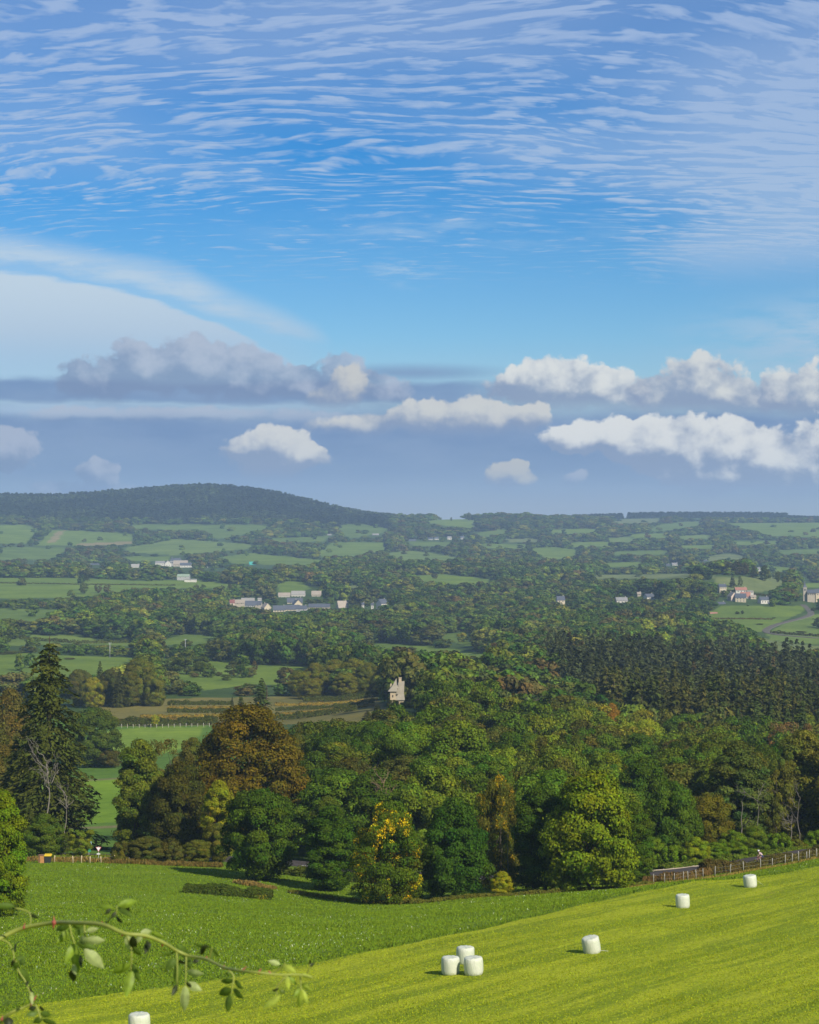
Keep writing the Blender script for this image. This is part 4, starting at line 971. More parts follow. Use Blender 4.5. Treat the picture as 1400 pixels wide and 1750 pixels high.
house(274, 3350, 16, 5, 3, 'long white house at the left end of the far church village', 'white', 'grey', 10, .0, win=3, group=GF, base=967)
house(287, 3320, 11, 7, 5, 'tall white gable left of the far church spire', 'white', 'grey', 10, .2, gable=True, win=2, group=GF, base=970)
house(303, 3420, 12, 4, 4, 'dark-roofed house right behind the far church spire', 'grey', 'slate', 10, .0, win=2, group=GF, base=962)
house(309, 3340, 24, 5, 6, 'large tan-roofed building in the middle of the far church village', 'stone', 'tan', 14, .05, win=4, group=GF, base=969)
house(318, 3280, 20, 7, 4, 'wide white house at the right end of the far church village', 'white', 'slate', 10, .1, win=4, floors=2, group=GF, base=973)
house(319, 3240, 8, 4, 2, 'small white house lowest in the far church village', 'white', 'grey', 8, .1, win=2, group=GF, base=977)
house(355, 3230, 6, 5, 3, 'narrow white gable right of the far church village', 'white', 'grey', 8, .1, gable=True, win=1, group=GF, base=977)
house(379, 3230, 12, 5, 3.5, 'pinkish house with grey roof between church village and teal roof', 'pink', 'grey', 10, .05, win=3, group=GF, base=978)
house(431, 3300, 10, 6, 5, 'reddish house with bright teal roof', 'red', 'teal', 10, .2, win=2, group=GF, base=971)
house(454, 3280, 19, 3.5, 3, 'long white house right of the teal roof', 'white', 'grey', 10, .0, win=3, group=GF, base=973)
house(162, 3400, 14, 5, 4, 'white house standing left among the hedges of the far valley', 'white', 'slate', 10, .0, win=2, group=GF, base=972)
house(53, 3500, 13, 3, 4, 'grey-roofed farmhouse at the left of the far valley', 'grey', 'slate', 10, .0, win=2, group=GF, base=965)
house(314, 2520, 20, 3, 3.5, 'green-roofed farm hangar in front of the far church village', 'grey', 'green', 18, .0, win=2, chim=0, name='shed', cat='shed', base=988)
house(326, 2470, 20, 1.6, .8, 'long low white roof beside the green farm hangar', 'white', 'pale', 8, .0, win=1, chim=0, name='shed', cat='shed', base=992)
GM = 'white houses on the far hillside'
for px, D, w_, py_, wl, rf, lb in [(507, 4300, 15, 924, 'white', 'tile', 'long white house with red roof below the rounded mountain'), (563, 4350, 7, 919, 'white', 'grey', 'small white house right of the long red-roofed one'), (642, 4400, 11, 918, 'white', 'grey', 'white house at the foot of the ridge under the mountain slope'), (705, 4200, 12, 928, 'grey', 'slate', 'grey farm on the far hillside left of two white houses'),
 (736, 4250, 8, 925, 'white', 'slate', 'left one of the pair of white houses on the far hillside'), (746, 4260, 7, 924, 'white', 'slate', 'right one of the pair of white houses on the far hillside'), (768, 4280, 7, 923, 'white', 'grey', 'lone white house right of the pair on the far hillside'), (790, 4300, 6, 922, 'grey', 'slate', 'tiny grey house furthest right on the far hillside'),
 (1203, 3500, 11, 963, 'white', 'slate', 'white house in the far valley above the hamlet'), (1153, 3300, 10, 968, 'white', 'grey', 'white house far behind the wood left of the grassy hill'), (1140, 3280, 8, 970, 'grey', 'slate', 'grey-roofed house beside the white one far behind the wood'), (1296, 3100, 5, 976, 'white', 'grey', 'tiny white house seen over the grassy hill')]:
    house(px, D, w_, 3.5, 2.6, lb, wl, rf, 10, .1, win=2, group=GM, base=py_)

def church(px, D, base, tower_w, tower_h, spire_h, nave_w, nave_h, roof_h, label, nave_side=1, wall='stone'):
    k = D / FPX; x = X(px, D); z = -(base - 875) * k
    e = bpy.data.objects.new('church', None); COL.objects.link(e); e.location = (x, D, z); tag(e, label, 'church')
    KEEP.append([(px - 8, base - 34), (px + 8, base - 34), (px + nave_w + 4, base - 12), (px + nave_w + 4, base), (px - 8, base)])
    HRECT.append((px - 5, px + nave_w + 4, base - 30, base, D)); tw = tower_w * k; th = tower_h * k; sh = spire_h * k
    found = max(z - gz(x, D), 0) + 2
    link('tower', mesh_py('tower', *join([box(0, 0, (th - found) / 2, tw, tw, th + found), box(0, 0, th + .15, tw + .6, tw + .6, .3)]), M_WALL[wall], False), e)
    h = tw / 2 + .2
    V = [(-h, -h, 0), (h, -h, 0), (h, h, 0), (-h, h, 0), (-h * .45, -h * .45, sh * .28), (h * .45, -h * .45, sh * .28), (h * .45, h * .45, sh * .28), (-h * .45, h * .45, sh * .28), (0, 0, sh)]
    V = [(a, b, c + th + .3) for a, b, c in V]
    F = [(0, 1, 5, 4), (1, 2, 6, 5), (2, 3, 7, 6), (3, 0, 4, 7), (4, 5, 8), (5, 6, 8), (6, 7, 8), (7, 4, 8), (3, 2, 1, 0)]
    link('spire', mesh_py('spire', V, F, M_ROOF['slate'], False), e)
    for s in (-1, 1): link('belfry_opening', mesh_py('belfry_opening', *join([box(s * tw * .2, -tw / 2 - .03, th * .72, tw * .22, .06, th * .25)]), M_GLASS, False), e)
    W = nave_w * k; Hn = nave_h * k; Hr = roof_h * k; b = 4.5; x0 = tw / 2 if nave_side > 0 else -tw / 2 - W
    V = [(x0, -b, -found), (x0 + W, -b, -found), (x0 + W, b, -found), (x0, b, -found), (x0, -b, Hn), (x0 + W, -b, Hn), (x0 + W, b, Hn), (x0, b, Hn), (x0, 0, Hn + Hr), (x0 + W, 0, Hn + Hr)]
    link('nave', mesh_py('nave', V, [(0, 1, 5, 4), (1, 2, 6, 9, 5), (2, 3, 7, 6), (3, 0, 4, 8, 7)], M_WALL['stone'], False), e)
    R = []
    for s in (-1, 1):
        V = [(x0 - .2, s * (b + .4), Hn - .3), (x0 + W + .3, s * (b + .4), Hn - .3), (x0 + W + .3, 0, Hn + Hr + .05), (x0 - .2, 0, Hn + Hr + .05)]
        V += [(p[0], p[1], p[2] + .25) for p in V]
        R.append((np.array(V), [(0, 1, 2, 3), (7, 6, 5, 4), (0, 4, 5, 1), (1, 5, 6, 2), (2, 6, 7, 3), (3, 7, 4, 0)]))
    link('roof', mesh_py('roof', *join(R), M_ROOF['slate'], False), e)
    for i in range(4): link('window', mesh_py('window', *join([box(x0 + W * (i + .5) / 4, -b - .03, Hn * .55, .8, .06, Hn * .5)]), M_GLASS, False), e)
church(1375.5, 1950, 1018, 6, 14, 12, 13, 5, 5, 'stone church with pointed slate spire at the right edge beside the lane')
church(294, 3360, 968, 7, 9, 9, 14, 4, 4, 'far church with grey pointed spire in the middle of its white village', wall='grey')
house(1400, 1960, 16, 6, 6, 'cream house with slate roof cut by the right edge, beside the church', 'cream', 'slate', 9, .1, win=3, group=GH, base=1019)

def castle():
    D = 700; k = D / FPX; x = X(678, D); z = gz(x, D)
    Z = lambda py: -(py - 875) * k - z
    Xp = lambda p: (p - 678) * k
    e = bpy.data.objects.new('castle_tower', None); COL.objects.link(e); e.location = (x, D, z)
    tag(e, 'pale stone castle tower with steep shingled roofs rising from the dark trees', 'castle')
    def frustum(x0, x1, zb, X0, X1, zt, d0, d1, yc=0):
        V = [(x0, yc - d0, zb), (x1, yc - d0, zb), (x1, yc + d0, zb), (x0, yc + d0, zb), (X0, yc - d1, zt), (X1, yc - d1, zt), (X1, yc + d1, zt), (X0, yc + d1, zt)]
        return np.array(V), [(0, 1, 5, 4), (1, 2, 6, 5), (2, 3, 7, 6), (3, 0, 4, 7), (4, 5, 6, 7), (3, 2, 1, 0)]
    S = M_ROOF['stone']; W = M_WALL['tower']
    link('turret_wall', mesh_py('turret_wall', *join([frustum(Xp(667), Xp(676.5), -2, Xp(667), Xp(676.5), Z(1180), .95, .95, -.6)]), W, False), e)
    tr = link('turret_roof', mesh_py('turret_roof', *join([frustum(Xp(663), Xp(679), Z(1181), Xp(670.5), Xp(678.5), Z(1172), 1.5, .75, -.6), frustum(Xp(670.5), Xp(678.5), Z(1172), Xp(677.2), Xp(677.8), Z(1159.3), .75, .05, -.6)]), S, False), e)
    link('chimney', mesh_py('chimney', *join([box(Xp(668.5), .2, Z(1174), .55, .55, 2.2)]), W, False), tr)
    link('tower_wall', mesh_py('tower_wall', *join([frustum(Xp(676), Xp(690), -2, Xp(676), Xp(690), Z(1194.5), 1.6, 1.6, .9)]), W, False), e)
    rf = link('tower_roof', mesh_py('tower_roof', *join([frustum(Xp(672), Xp(692), Z(1196), Xp(677), Xp(690.5), Z(1186), 2.1, 1.35, .9), frustum(Xp(677), Xp(690.5), Z(1186), Xp(681.5), Xp(691.5), Z(1164.5), 1.35, .25, .9)]), S, False), e)
    link('chimney', mesh_py('chimney', *join([box(Xp(684), .9, Z(1164), .95, .7, 2.4), box(Xp(684), .9, Z(1158.6), 1.1, .85, .18)]), W, False), rf)
    link('dormer', mesh_py('dormer', *join([frustum(Xp(677), Xp(681), Z(1186), Xp(677.4), Xp(680.8), Z(1176), .5, .45, -.9), frustum(Xp(676.6), Xp(681.4), Z(1176), Xp(679), Xp(679.2), Z(1170), .62, .04, -.9)]), S, False), rf)
    link('window', mesh_py('window', *join([box(Xp(679.7), -.1, Z(1170.5), .42, .5, 2.1)]), M_GLASS, False), e)
    link('window', mesh_py('window', *join([box(Xp(671.5), -1.58, Z(1189), .35, .06, .8)]), M_GLASS, False), e)
castle()
M_METAL = simple_mat('galvanised_steel', (.42, .43, .44), .45, .1, 3, .5)
M_WOOD = simple_mat('weathered_post_wood', (.36, .30, .22), .85, .3, 8)
M_WHITE = simple_mat('white_paint', (.75, .75, .72), .5, .08, 4)
def pole(px, D, base, top, label, name='utility_pole', wide=.16, arms=True, mat=None):
    k = D / FPX; x = X(px, D); g_ = gz(x, D); h = -(top - 875) * k - g_
    e = bpy.data.objects.new(name, None); COL.objects.link(e); e.location = (x, D, g_); tag(e, label, 'pole')
    link('post', mesh_py('post', *join([tube([(0, 0, -.5), (0, 0, h)], [wide, wide * .6], 8)]), mat or M_WOOD), e)
    if arms:
        link('crossarm', mesh_py('crossarm', *join([box(0, 0, h - .4, 1.8, .14, .14)] + [tube([(q, 0, h - .33), (q, 0, h - .05)], [.06, .04], 6) for q in (-.8, 0, .8)]), M_METAL, False), e)
    return e
pole(188, 1260, 1124, 1098, 'grey utility pole standing by the hedge right of the giant conifer tip', wide=.18, mat=M_METAL)
pole(317, 1330, 1116, 1092, 'grey utility pole by the hedge above the far meadow', wide=.16, mat=M_METAL)
pole(561, 1130, 1138, 1112, 'thin utility pole above the wood beside the stone tower', wide=.16)
pole(663, 3450, 966, 947, 'tall thin pale mast in the far valley', name='mast', wide=.7, arms=False, mat=M_WHITE)
# ------------------------------------------------------------------ woods
def hit_field(px, py, extra=True):
    m = np.zeros(len(px), bool)
    for _, p in FIELDS: m |= inpoly(px, py, p)
    if extra:
        for p in KEEP: m |= inpoly(px, py, p)
    return m
def hit_keep(px, py):
    m = np.zeros(len(px), bool)
    for p in KEEP: m |= inpoly(px, py, p)
    return m
def scatter(D0, D1, sp, u0=-.225, u1=.225, jitter=.42, seed=1):
    """jittered grid over the wedge in front of the camera"""
    r = np.random.default_rng(seed); ys = np.arange(D0, D1, sp); A_, B_ = [], []
    for i, y in enumerate(ys):
        xs = np.arange(u0 * y, u1 * y, sp) + (i % 2) * sp / 2
        A_.append(xs + r.normal(size=len(xs)) * sp * jitter * .6); B_.append(np.full(len(xs), y) + r.normal(size=len(xs)) * sp * jitter * .6)
    return np.concatenate(A_), np.concatenate(B_)
def vnoise(x, y, s, seed=0):
    """cheap smooth value noise"""
    r = np.random.default_rng(seed); T = r.uniform(size=(64, 64))
    a = x / s; b = y / s; i = np.floor(a).astype(int); j = np.floor(b).astype(int); f = a - i; g = b - j
    f = f * f * (3 - 2 * f); g = g * g * (3 - 2 * g)
    q = lambda I, J: T[I % 64, J % 64]
    return (q(i, j) * (1 - f) + q(i + 1, j) * f) * (1 - g) + (q(i, j + 1) * (1 - f) + q(i + 1, j + 1) * f) * g
PALW = np.array([(.036, .072, .014), (.050, .095, .018), (.060, .090, .020), (.066, .108, .020), (.090, .130, .020), (.055, .068, .022), (.064, .064, .024), (.105, .125, .026), (.030, .056, .014), (.055, .070, .026), (.12, .145, .03), (.078, .066, .030)])
PWT = np.array([.16, .17, .14, .12, .06, .10, .04, .05, .10, .08, .012, .012]); PWT /= PWT.sum()

# --- wood on the slope: individual trees
wx, wy = scatter(286, 640, 11.0, -.08, .24, seed=3)
zz = ground(wx, wy); px, py = topix(wx, wy, zz)
ok = (ROADD(wx, wy) > 7) & (px > 495 + np.maximum(0, (wy - 420)) * .35) & (px < 1560)
ok &= ~((px > 1090) & (wy < 310))                     # the road
ok &= ~((px < 720) & (wy > 590))
con = (px > 1000) & (wy > 590 - (px - 1000) * .12)
ok &= ~con
P_ = np.array([(a, b, c) for a, b, c in placed])
d = np.sqrt((wx[:, None] - P_[None, :, 0]) ** 2 + (wy[:, None] - P_[None, :, 1]) ** 2) - P_[None, :, 2] * .75
ok &= d.min(1) > 2.5
r = np.random.default_rng(21)
hts = r.uniform(10.5, 16.5, len(wx)); rad = r.uniform(4.6, 7.6, len(wx))
topy = 875 - FPX * (zz + hts) / wy
rpx = rad / wy * FPX
ok &= ~((px + rpx * .9 > 660) & (px - rpx * .9 < 697) & (topy < 1203) & (wy < 705))      # keeps the tower in sight
lim = np.where(px < 655, 1236, 0) - np.where(px < 520, 0, 0)
low = (topy - rpx * .15 < lim) & (px < 655); hts = np.where(low, (875 - lim - 4) * -1 * 0 + np.maximum(((py - lim) / FPX * wy), 5.0), hts); topy = 875 - FPX * (zz + hts) / wy
ok &= ~(low & (topy < lim - 6))
idx = np.where(ok)[0]; idx = idx[np.argsort(wy[idx])]
kinds = ['round', 'spreading', 'domed']; hue_names = ['dark green', 'mid green', 'green', 'fresh green', 'light green', 'olive-brown', 'brown', 'yellowish green', 'very dark green', 'grey-green', 'yellow', 'reddish brown']
nind = 0
for i in idx[:215]:
    k = int(r.choice(len(PALW), p=PWT)); c = PALW[k] * r.uniform(.85, 1.15)
    col3 = 'left' if px[i] < 800 else 'middle' if px[i] < 1080 else 'right'
    left = 'lower' if wy[i] < 400 else 'middle' if wy[i] < 500 else 'upper'
    dep = 'front rows' if wy[i] < 400 else 'middle rows' if wy[i] < 500 else 'back rows'
    lb = '%s tree on the %s slope of the wood, %s part' % (hue_names[k], left, col3)
    key = (NEAR_ROUND + NEAR_TALL[:1] if wy[i] < 430 else MID)[int(r.integers(0, 7 if wy[i] < 430 else 4))]
    plant(px[i], wy[i], rad[i] * 2 / wy[i] * FPX, topy[i], key, c, lb, group=lb, sink=.3)
rest = idx[215:]

# --- dark conifer plantation: the nearest 270 as individuals
cx, cy = scatter(560, 1010, 7.2, -.02, .245, seed=5)
cz = ground(cx, cy); cpx, cpy = topix(cx, cy, cz)
r = np.random.default_rng(22)
ch = r.uniform(12, 22, len(cx)) + 8 * (vnoise(cx, cy, 28, 4) - .4); crd = r.uniform(2.7, 5.8, len(cx))
cok = (cpx > 1000 - (cy - 700) * .55) & (cpx > 930) & (cy > 590 - (cpx - 1000) * .12)
cok &= (vnoise(cx, cy, 40, 8) > .18) | (cpx > 1150)
ci = np.where(cok)[0]; ci = ci[np.argsort(cy[ci])]
for n_, i in enumerate(ci[:262]):
    c = np.array([(.042, .056, .030), (.050, .058, .030), (.034, .050, .028), (.056, .056, .030)][int(r.choice(4, p=[.35, .3, .25, .1]))]) * r.uniform(.85, 1.2)
    tp = 875 - FPX * (cz[i] + ch[i]) / cy[i]
    side = 'left' if cpx[i] < 1150 else 'middle' if cpx[i] < 1290 else 'right'
    lb = 'dark narrow conifer in the %s front of the big conifer plantation' % side
    plant(cpx[i], cy[i], crd[i] * 2 / cy[i] * FPX, tp, CONM[int(r.integers(0, 3))], c, lb, name='conifer_tree', group=lb, sink=.2)
crest = ci[262:]

# --- merged far foliage
LOD = {}
def lod(key, kind, n, seeds, **kw):
    L = []
    for s in seeds:
        if kind == 'conifer':
            C, N, S, T, TG = conifer_points(s, 4.0, 20.0, **kw); V, F = quads(C, N, S, 2.0, np.random.default_rng(s), tang=TG); V /= (4, 4, 20)
        else:
            C, N, S, T, h = broad_points(s, TR, TH, **kw); V, F = quads(C, N, S, 1.2, np.random.default_rng(s)); V /= (TR, TR, TH)
        L.append((V.astype(np.float32), np.repeat(T, 4, 0).astype(np.float32)))
    LOD[key] = L
lod('A', 'b', 0, range(500, 506), shape='round', ncl=30, nleaf=34, leaf=1.0, rc=(.22, .34), z0=.05, hue=.08)
lod('B', 'b', 0, range(510, 516), shape='dome', ncl=18, nleaf=22, leaf=1.55, rc=(.26, .40), z0=.03, hue=.08)
lod('C', 'b', 0, range(520, 526), shape='dome', ncl=10, nleaf=15, leaf=2.5, rc=(.32, .48), z0=.0, hue=.08)
lod('K', 'conifer', 0, range(530, 536), levels=18, per=8, nleaf=8, leaf=.85, ragged=.35)
lod('Q', 'conifer', 0, range(540, 545), levels=7, per=4, nleaf=2, leaf=2.6, ragged=.3, z0=.1)
def merged(name, key, x, y, z, R, Hh, color, mat, label, cat, seed=1):
    r = np.random.default_rng(seed); Vs, Ts = [], []
    which = r.integers(0, len(LOD[key]), len(x))
    for k in range(len(LOD[key])):
        V, T = LOD[key][k]; m = np.where(which == k)[0]
        if not len(m): continue
        a = r.uniform(0, 6.283, len(m)); ca, sa_ = np.cos(a)[:, None], np.sin(a)[:, None]
        X_ = (V[None, :, 0] * ca - V[None, :, 1] * sa_) * R[m][:, None] + x[m][:, None]
        Y_ = (V[None, :, 0] * sa_ + V[None, :, 1] * ca) * R[m][:, None] + y[m][:, None]
        Z_ = V[None, :, 2] * Hh[m][:, None] + z[m][:, None] - .3
        Vs.append(np.stack([X_, Y_, Z_], -1).reshape(-1, 3)); Ts.append((T[None] * color[m][:, None, :]).reshape(-1, 3))
    V = np.concatenate(Vs); T = np.concatenate(Ts)
    F = np.arange(len(V), dtype=np.int32).reshape(-1, 4)
    o = link(name, mesh_np(name, V, F, mat, T)); o.color = (1, 1, 1, 1)
    return tag(o, label, cat, kind='stuff')
def palette(n, seed, x, y, dark=1.0):
    r = np.random.default_rng(seed); k = r.choice(len(PALW), n, p=PWT); c = PALW[k] * r.uniform(.85, 1.15, (n, 1))
    g = .78 + .45 * vnoise(x, y, 90, seed)[:, None]
    return c * g * dark * np.array((1.60, 1.42, .90))
if len(rest):
    merged('woodland', 'A', wx[rest], wy[rest], zz[rest], rad[rest], hts[rest], palette(len(rest), 31, wx[rest], wy[rest]), LEAF, 'mixed green wood filling the slope behind the individually visible trees', 'woodland', 2)
merged('conifer_plantation', 'K', cx[crest], cy[crest], cz[crest], crd[crest], ch[crest], np.array((.066, .078, .026)) * np.random.default_rng(3).uniform(.6, 1.5, (len(crest), 1)) * (.75 + .5 * vnoise(cx[crest], cy[crest], 35, 19)[:, None]) * np.where(np.random.default_rng(4).uniform(size=(len(crest), 1)) < .06, (1.7, 1.1, 1.0), (1, 1, 1)), NEEDLE, 'dense dark conifer plantation covering the rise at the right', 'woodland', 3)

def valley(D0, D1, sp, key, seed, label, hr, rr, thin=.10, dark=1.0):
    x, y = scatter(D0, D1, sp, seed=seed); z = ground(x, y); px, py = topix(x, y, z)
    r = np.random.default_rng(seed); h = r.uniform(*hr, len(x)); rd = r.uniform(*rr, len(x))
    h *= .75 + .5 * vnoise(x, y, 60, seed + 3)
    tp = 875 - FPX * (z + h) / y; rp = rd * FPX / y
    def test(h, rd):
        tp = 875 - FPX * (z + h) / y; rp = rd * FPX / y
        bad = hit_field(px, py, False) | hit_field(px + rp * .5, py - 1) | hit_field(px - rp * .5, py - 1)
        for q in (.18, .32, .46, .6, .74, .88): bad |= hit_field(px, tp + (py - tp) * q)
        for q in (.45, .75): bad |= hit_field(px - rp * .7, tp + (py - tp) * q) | hit_field(px + rp * .7, tp + (py - tp) * q)
        for (x0, x1, y0, y1, DD) in HRECT:
            if DD < D0 - 10: continue
            m = (y < DD + 6) & (px + rp * .8 > x0) & (px - rp * .8 < x1)
            m &= (np.minimum(py, y1) - np.maximum(tp, y0)) > .30 * (y1 - y0)
            bad |= m
            bad |= (np.abs(y - DD) < 9) & (px + rp > x0) & (px - rp < x1)
        return bad, tp, rp
    bad, tp, rp = test(h, rd)
    bad2, tp2, rp2 = test(h * .42, rd * .55)
    swap = bad & ~bad2; h = np.where(swap, h * .42, h); rd = np.where(swap, rd * .55, rd); tp = np.where(swap, tp2, tp); rp = np.where(swap, rp2, rp)
    bad = bad & bad2
    solo = bad & (r.uniform(size=len(x)) < .02) & ~hit_keep(px, py) & ~hit_keep(px, tp)
    ok = ~bad
    # near left: meadow, terraces, the individually planted trees
    ok &= ~((px < 500) & (y < 860)); ok &= ~((px < 660) & (y < 875) & (px > 100))
    ok &= ~((cut := (px > 930) & (y < 1010) & (px > 1000 - (y - 700) * .55)))
    Pn = np.array(placed); far = Pn[(Pn[:, 1] > D0 - 20) & (Pn[:, 1] < D1 + 20)]
    if len(far):
        dd = np.sqrt((x[:, None] - far[None, :, 0]) ** 2 + (y[:, None] - far[None, :, 1]) ** 2) - far[None, :, 2] * .8
        ok &= dd.min(1) > 2
    ok &= ~((px + rp * .9 > 660) & (px - rp * .9 < 697) & (tp < 1203) & (y < 705))
    # bald mountain and distant plateau handled apart
    ok &= ~((y > 4650) & (px < 660))
    ok &= r.uniform(size=len(x)) > thin
    ok |= solo & (y > 900)
    h = np.where(solo, h * .6, h); rd = np.where(solo, rd * .55, rd)
    i = np.where(ok)[0]
    return merged('woodland', key, x[i], y[i], z[i], rd[i], h[i], palette(len(i), seed + 7, x[i], y[i], dark), LEAF, label, 'woodland', seed), len(i)
n1 = valley(655, 1320, 12.0, 'A', 41, 'mixed wood and hedgerow trees just beyond the slope', (10, 17), (6, 9.5), .04)
n2 = valley(1320, 2060, 14.5, 'A', 42, 'green wooded valley floor between the meadows and the village', (10, 17), (7.5, 11.5), .05)
n3 = valley(2060, 3050, 17, 'B', 43, 'wooded rise behind the village', (10, 17), (8.5, 12.5), .08)
n4 = valley(3050, 4300, 19, 'C', 44, 'bluish woods and hedgerows at the foot of the far hills', (9, 15), (8, 13), .16)
n5 = valley(4300, 5650, 24, 'C', 45, 'hazy woods and hedgerows high on the far hills', (10, 16), (11, 17), .15)
# conifer-covered mountain
x, y = scatter(4640, 5480, 15, -.235, -.008, seed=46); z = ground(x, y); px, py = topix(x, y, z)
tp = 875 - FPX * (z + 14) / y
ok = ~(hit_field(px, py) | hit_field(px, tp)) & (px < 668); i = np.where(ok)[0]; r = np.random.default_rng(6)
mixc = (vnoise(x[i], y[i], 130, 9) > .62)[:, None]
cc = np.where(mixc, np.array((.075, .10, .032)), np.array((.040, .056, .026))) * r.uniform(.55, 1.5, (len(i), 1)) * (.7 + .6 * vnoise(x[i], y[i], 45, 12)[:, None])
merged('mountain_forest', 'Q', x[i], y[i], z[i], r.uniform(5.5, 9, len(i)), r.uniform(11, 21, len(i)), cc, NEEDLE, 'dark forest covering the rounded mountain on the left', 'forest', 6)
# conifer belt on the distant plateau and ragged ridge trees
x, y = scatter(6120, 6400, 17, -.24, .24, seed=47); z = ground(x, y); px, py = topix(x, y, z)
ok = (px > 985) & (px < 1062) | (px > 1074) & (px < 1500) | (px > 880) & (px < 905); ok &= vnoise(x, y, 150, 5) > .12; i = np.where(ok)[0]
hh = np.where(px[i] < 1345, r.uniform(13, 20, len(i)), r.uniform(7, 12, len(i)))
merged('plateau_forest', 'Q', x[i], y[i], z[i], r.uniform(6, 9, len(i)), hh, np.array((.026, .036, .018)) * r.uniform(.8, 1.2, (len(i), 1)), NEEDLE, 'thin dark line of conifers on the distant plateau at the right', 'forest', 7)
for px_, w_, tp_ in [(802, 8, 876), (817, 5, 879), (829, 8, 878), (771, 4, 884), (823, 5, 880), (719, 5, 884)]:
    plant(px_, 5100, w_, tp_, 'm0', (.04, .055, .025), 'tiny tree standing out on the skyline of the green ridge', group='trees on the skyline of the green ridge')
for px_, D_, w_, tp_, k_, c_ in [(1249, 2085, 22, 962, 'm0', (.034, .034, .022)), (1240, 2095, 16, 966, 'm1', (.036, .036, .022)), (1259, 2080, 20, 963, 'm2', (.036, .040, .022)), (1272, 2085, 18, 961, 'm0', (.050, .042, .026)), (1288, 2080, 16, 966, 'k0', (.030, .038, .022)), (1307, 2075, 20, 967, 'm2', (.030, .048, .020)), (1329, 2100, 9, 976, 'm0', (.045, .065, .022)), (1341, 2100, 9, 986, 'm1', (.07, .08, .022)), (1252, 2000, 13, 982, 'k1', (.034, .046, .022)), (1265, 2010, 9, 984, 'm1', (.06, .09, .03)), (1260, 1780, 10, 1045, 'm1', (.034, .05, .02)), (1269, 1775, 6, 1043, 'm0', (.034, .05, .02)), (1278, 1860, 5, 1040, 'm0', (.034, .05, .02)), (1298, 1640, 15, 1066, 'm2', (.045, .06, .025)), (1323, 1720, 8, 1056, 'm0', (.045, .06, .025)), (1332, 1570, 7, 1081, 'm0', (.06, .09, .03)), (1370, 1560, 20, 1084, 'm1', (.045, .045, .026)), (1365, 1562, 8, 1080, 'm3', (.045, .045, .026)), (1398, 1620, 24, 1055, 'm0', (.040, .060, .022)), (1418, 1610, 30, 1050, 'm1', (.040, .060, .022)), (1390, 1840, 10, 1038, 'm0', (.04, .06, .022)), (149, 2450, 12, 971, 'k1', (.035, .05, .022)), (143, 2180, 16, 995, 'm0', (.05, .075, .03)), (168, 2200, 14, 998, 'm3', (.07, .06, .03)), (183, 2200, 14, 1000, 'm3', (.08, .065, .035)), (335, 2230, 12, 999, 'm0', (.05, .06, .025)), (347, 2230, 14, 999, 'm1', (.04, .07, .025)), (380, 2240, 10, 1000, 'm0', (.045, .06, .025)), (393, 2240, 12, 998, 'm1', (.045, .06, .025))]:
    z_ = 'hill above the right-hand hamlet' if px_ > 1230 and D_ > 1950 else 'meadow beside the winding road' if px_ > 1000 else 'left upper meadow'
    cn_ = 'conifer' if k_[0] == 'k' else 'tree'
    plant(px_, D_, w_, tp_, k_, c_, 'small dark %s standing by itself on the %s' % (cn_, z_), name='conifer_tree' if k_[0] == 'k' else 'broadleaf_tree', group='single trees on the ' + z_)
# ------------------------------------------------------------------ road, hedges, fences
def strip(name, pts, width, mat, lift, n=8, label=None):
    P = []
    pts = [np.array(p, float) for p in pts]
    for a, b in zip(pts[:-1], pts[1:]):
        for t in np.arange(0, 1, 1 / n): P.append(a + (b - a) * t)
    P.append(pts[-1]); P = np.array(P)
    # smooth
    for _ in range(6): P[1:-1] = (P[:-2] + 2 * P[1:-1] + P[2:]) / 4
    d = np.gradient(P, axis=0); nrm = np.stack([-d[:, 1], d[:, 0]], 1); nrm /= np.linalg.norm(nrm, axis=1, keepdims=True)
    A_ = P + nrm * width / 2; B_ = P - nrm * width / 2
    zc = ground(P[:, 0], P[:, 1]); za = ground(A_[:, 0], A_[:, 1]); zb = ground(B_[:, 0], B_[:, 1])
    zz_ = np.maximum(zc, (za + zb) / 2) + lift
    V = np.concatenate([np.c_[A_, zz_], np.c_[B_, zz_], np.c_[A_ + nrm * .8, zz_ - .9], np.c_[B_ - nrm * .8, zz_ - .9]]); n_ = len(P)
    F = []
    for i in range(n_ - 1):
        F += [(n_ + i, n_ + i + 1, i + 1, i), (2 * n_ + i + 1, 2 * n_ + i, i, i + 1), (3 * n_ + i, 3 * n_ + i + 1, n_ + i + 1, n_ + i)]
    o = link(name, mesh_py(name, V, F, mat, False)); tag(o, label, kind='structure'); return o, P, zz_, nrm
M_ASPH = simple_mat('asphalt', (.070, .062, .060), 1.0, .2, .5, 0.0)
road, RP, RZ, RN = strip('road', ROADXY, 6.4, M_ASPH, .12)
Vl, Fl = [], []
for s, w_ in ((0, .09),):
    for i in range(len(RP) - 1):
        if s == 0 and i % 2: continue
        q = len(Vl)
        for j, sg in ((i, -1), (i + 1, -1), (i + 1, 1), (i, 1)):
            p = RP[j] + RN[j] * (s + sg * w_); Vl.append((p[0], p[1], RZ[j] + .006))
        Fl.append((q, q + 1, q + 2, q + 3))
tag(link('road_markings', mesh_py('road_markings', Vl, Fl, M_WHITE, False)), kind='structure')
LANE = [(1372, 1905), (1385, 1840), (1386, 1790), (1372, 1740), (1350, 1690), (1330, 1650), (1316, 1610), (1308, 1575), (1312, 1550), (1330, 1530), (1400, 1500), (1520, 1480)]
strip('lane', [(X(a, b), b) for a, b in LANE], 5.5, simple_mat('lane_gravel', (.13, .12, .10), 1.0, .25, .2, 0.0), .25)

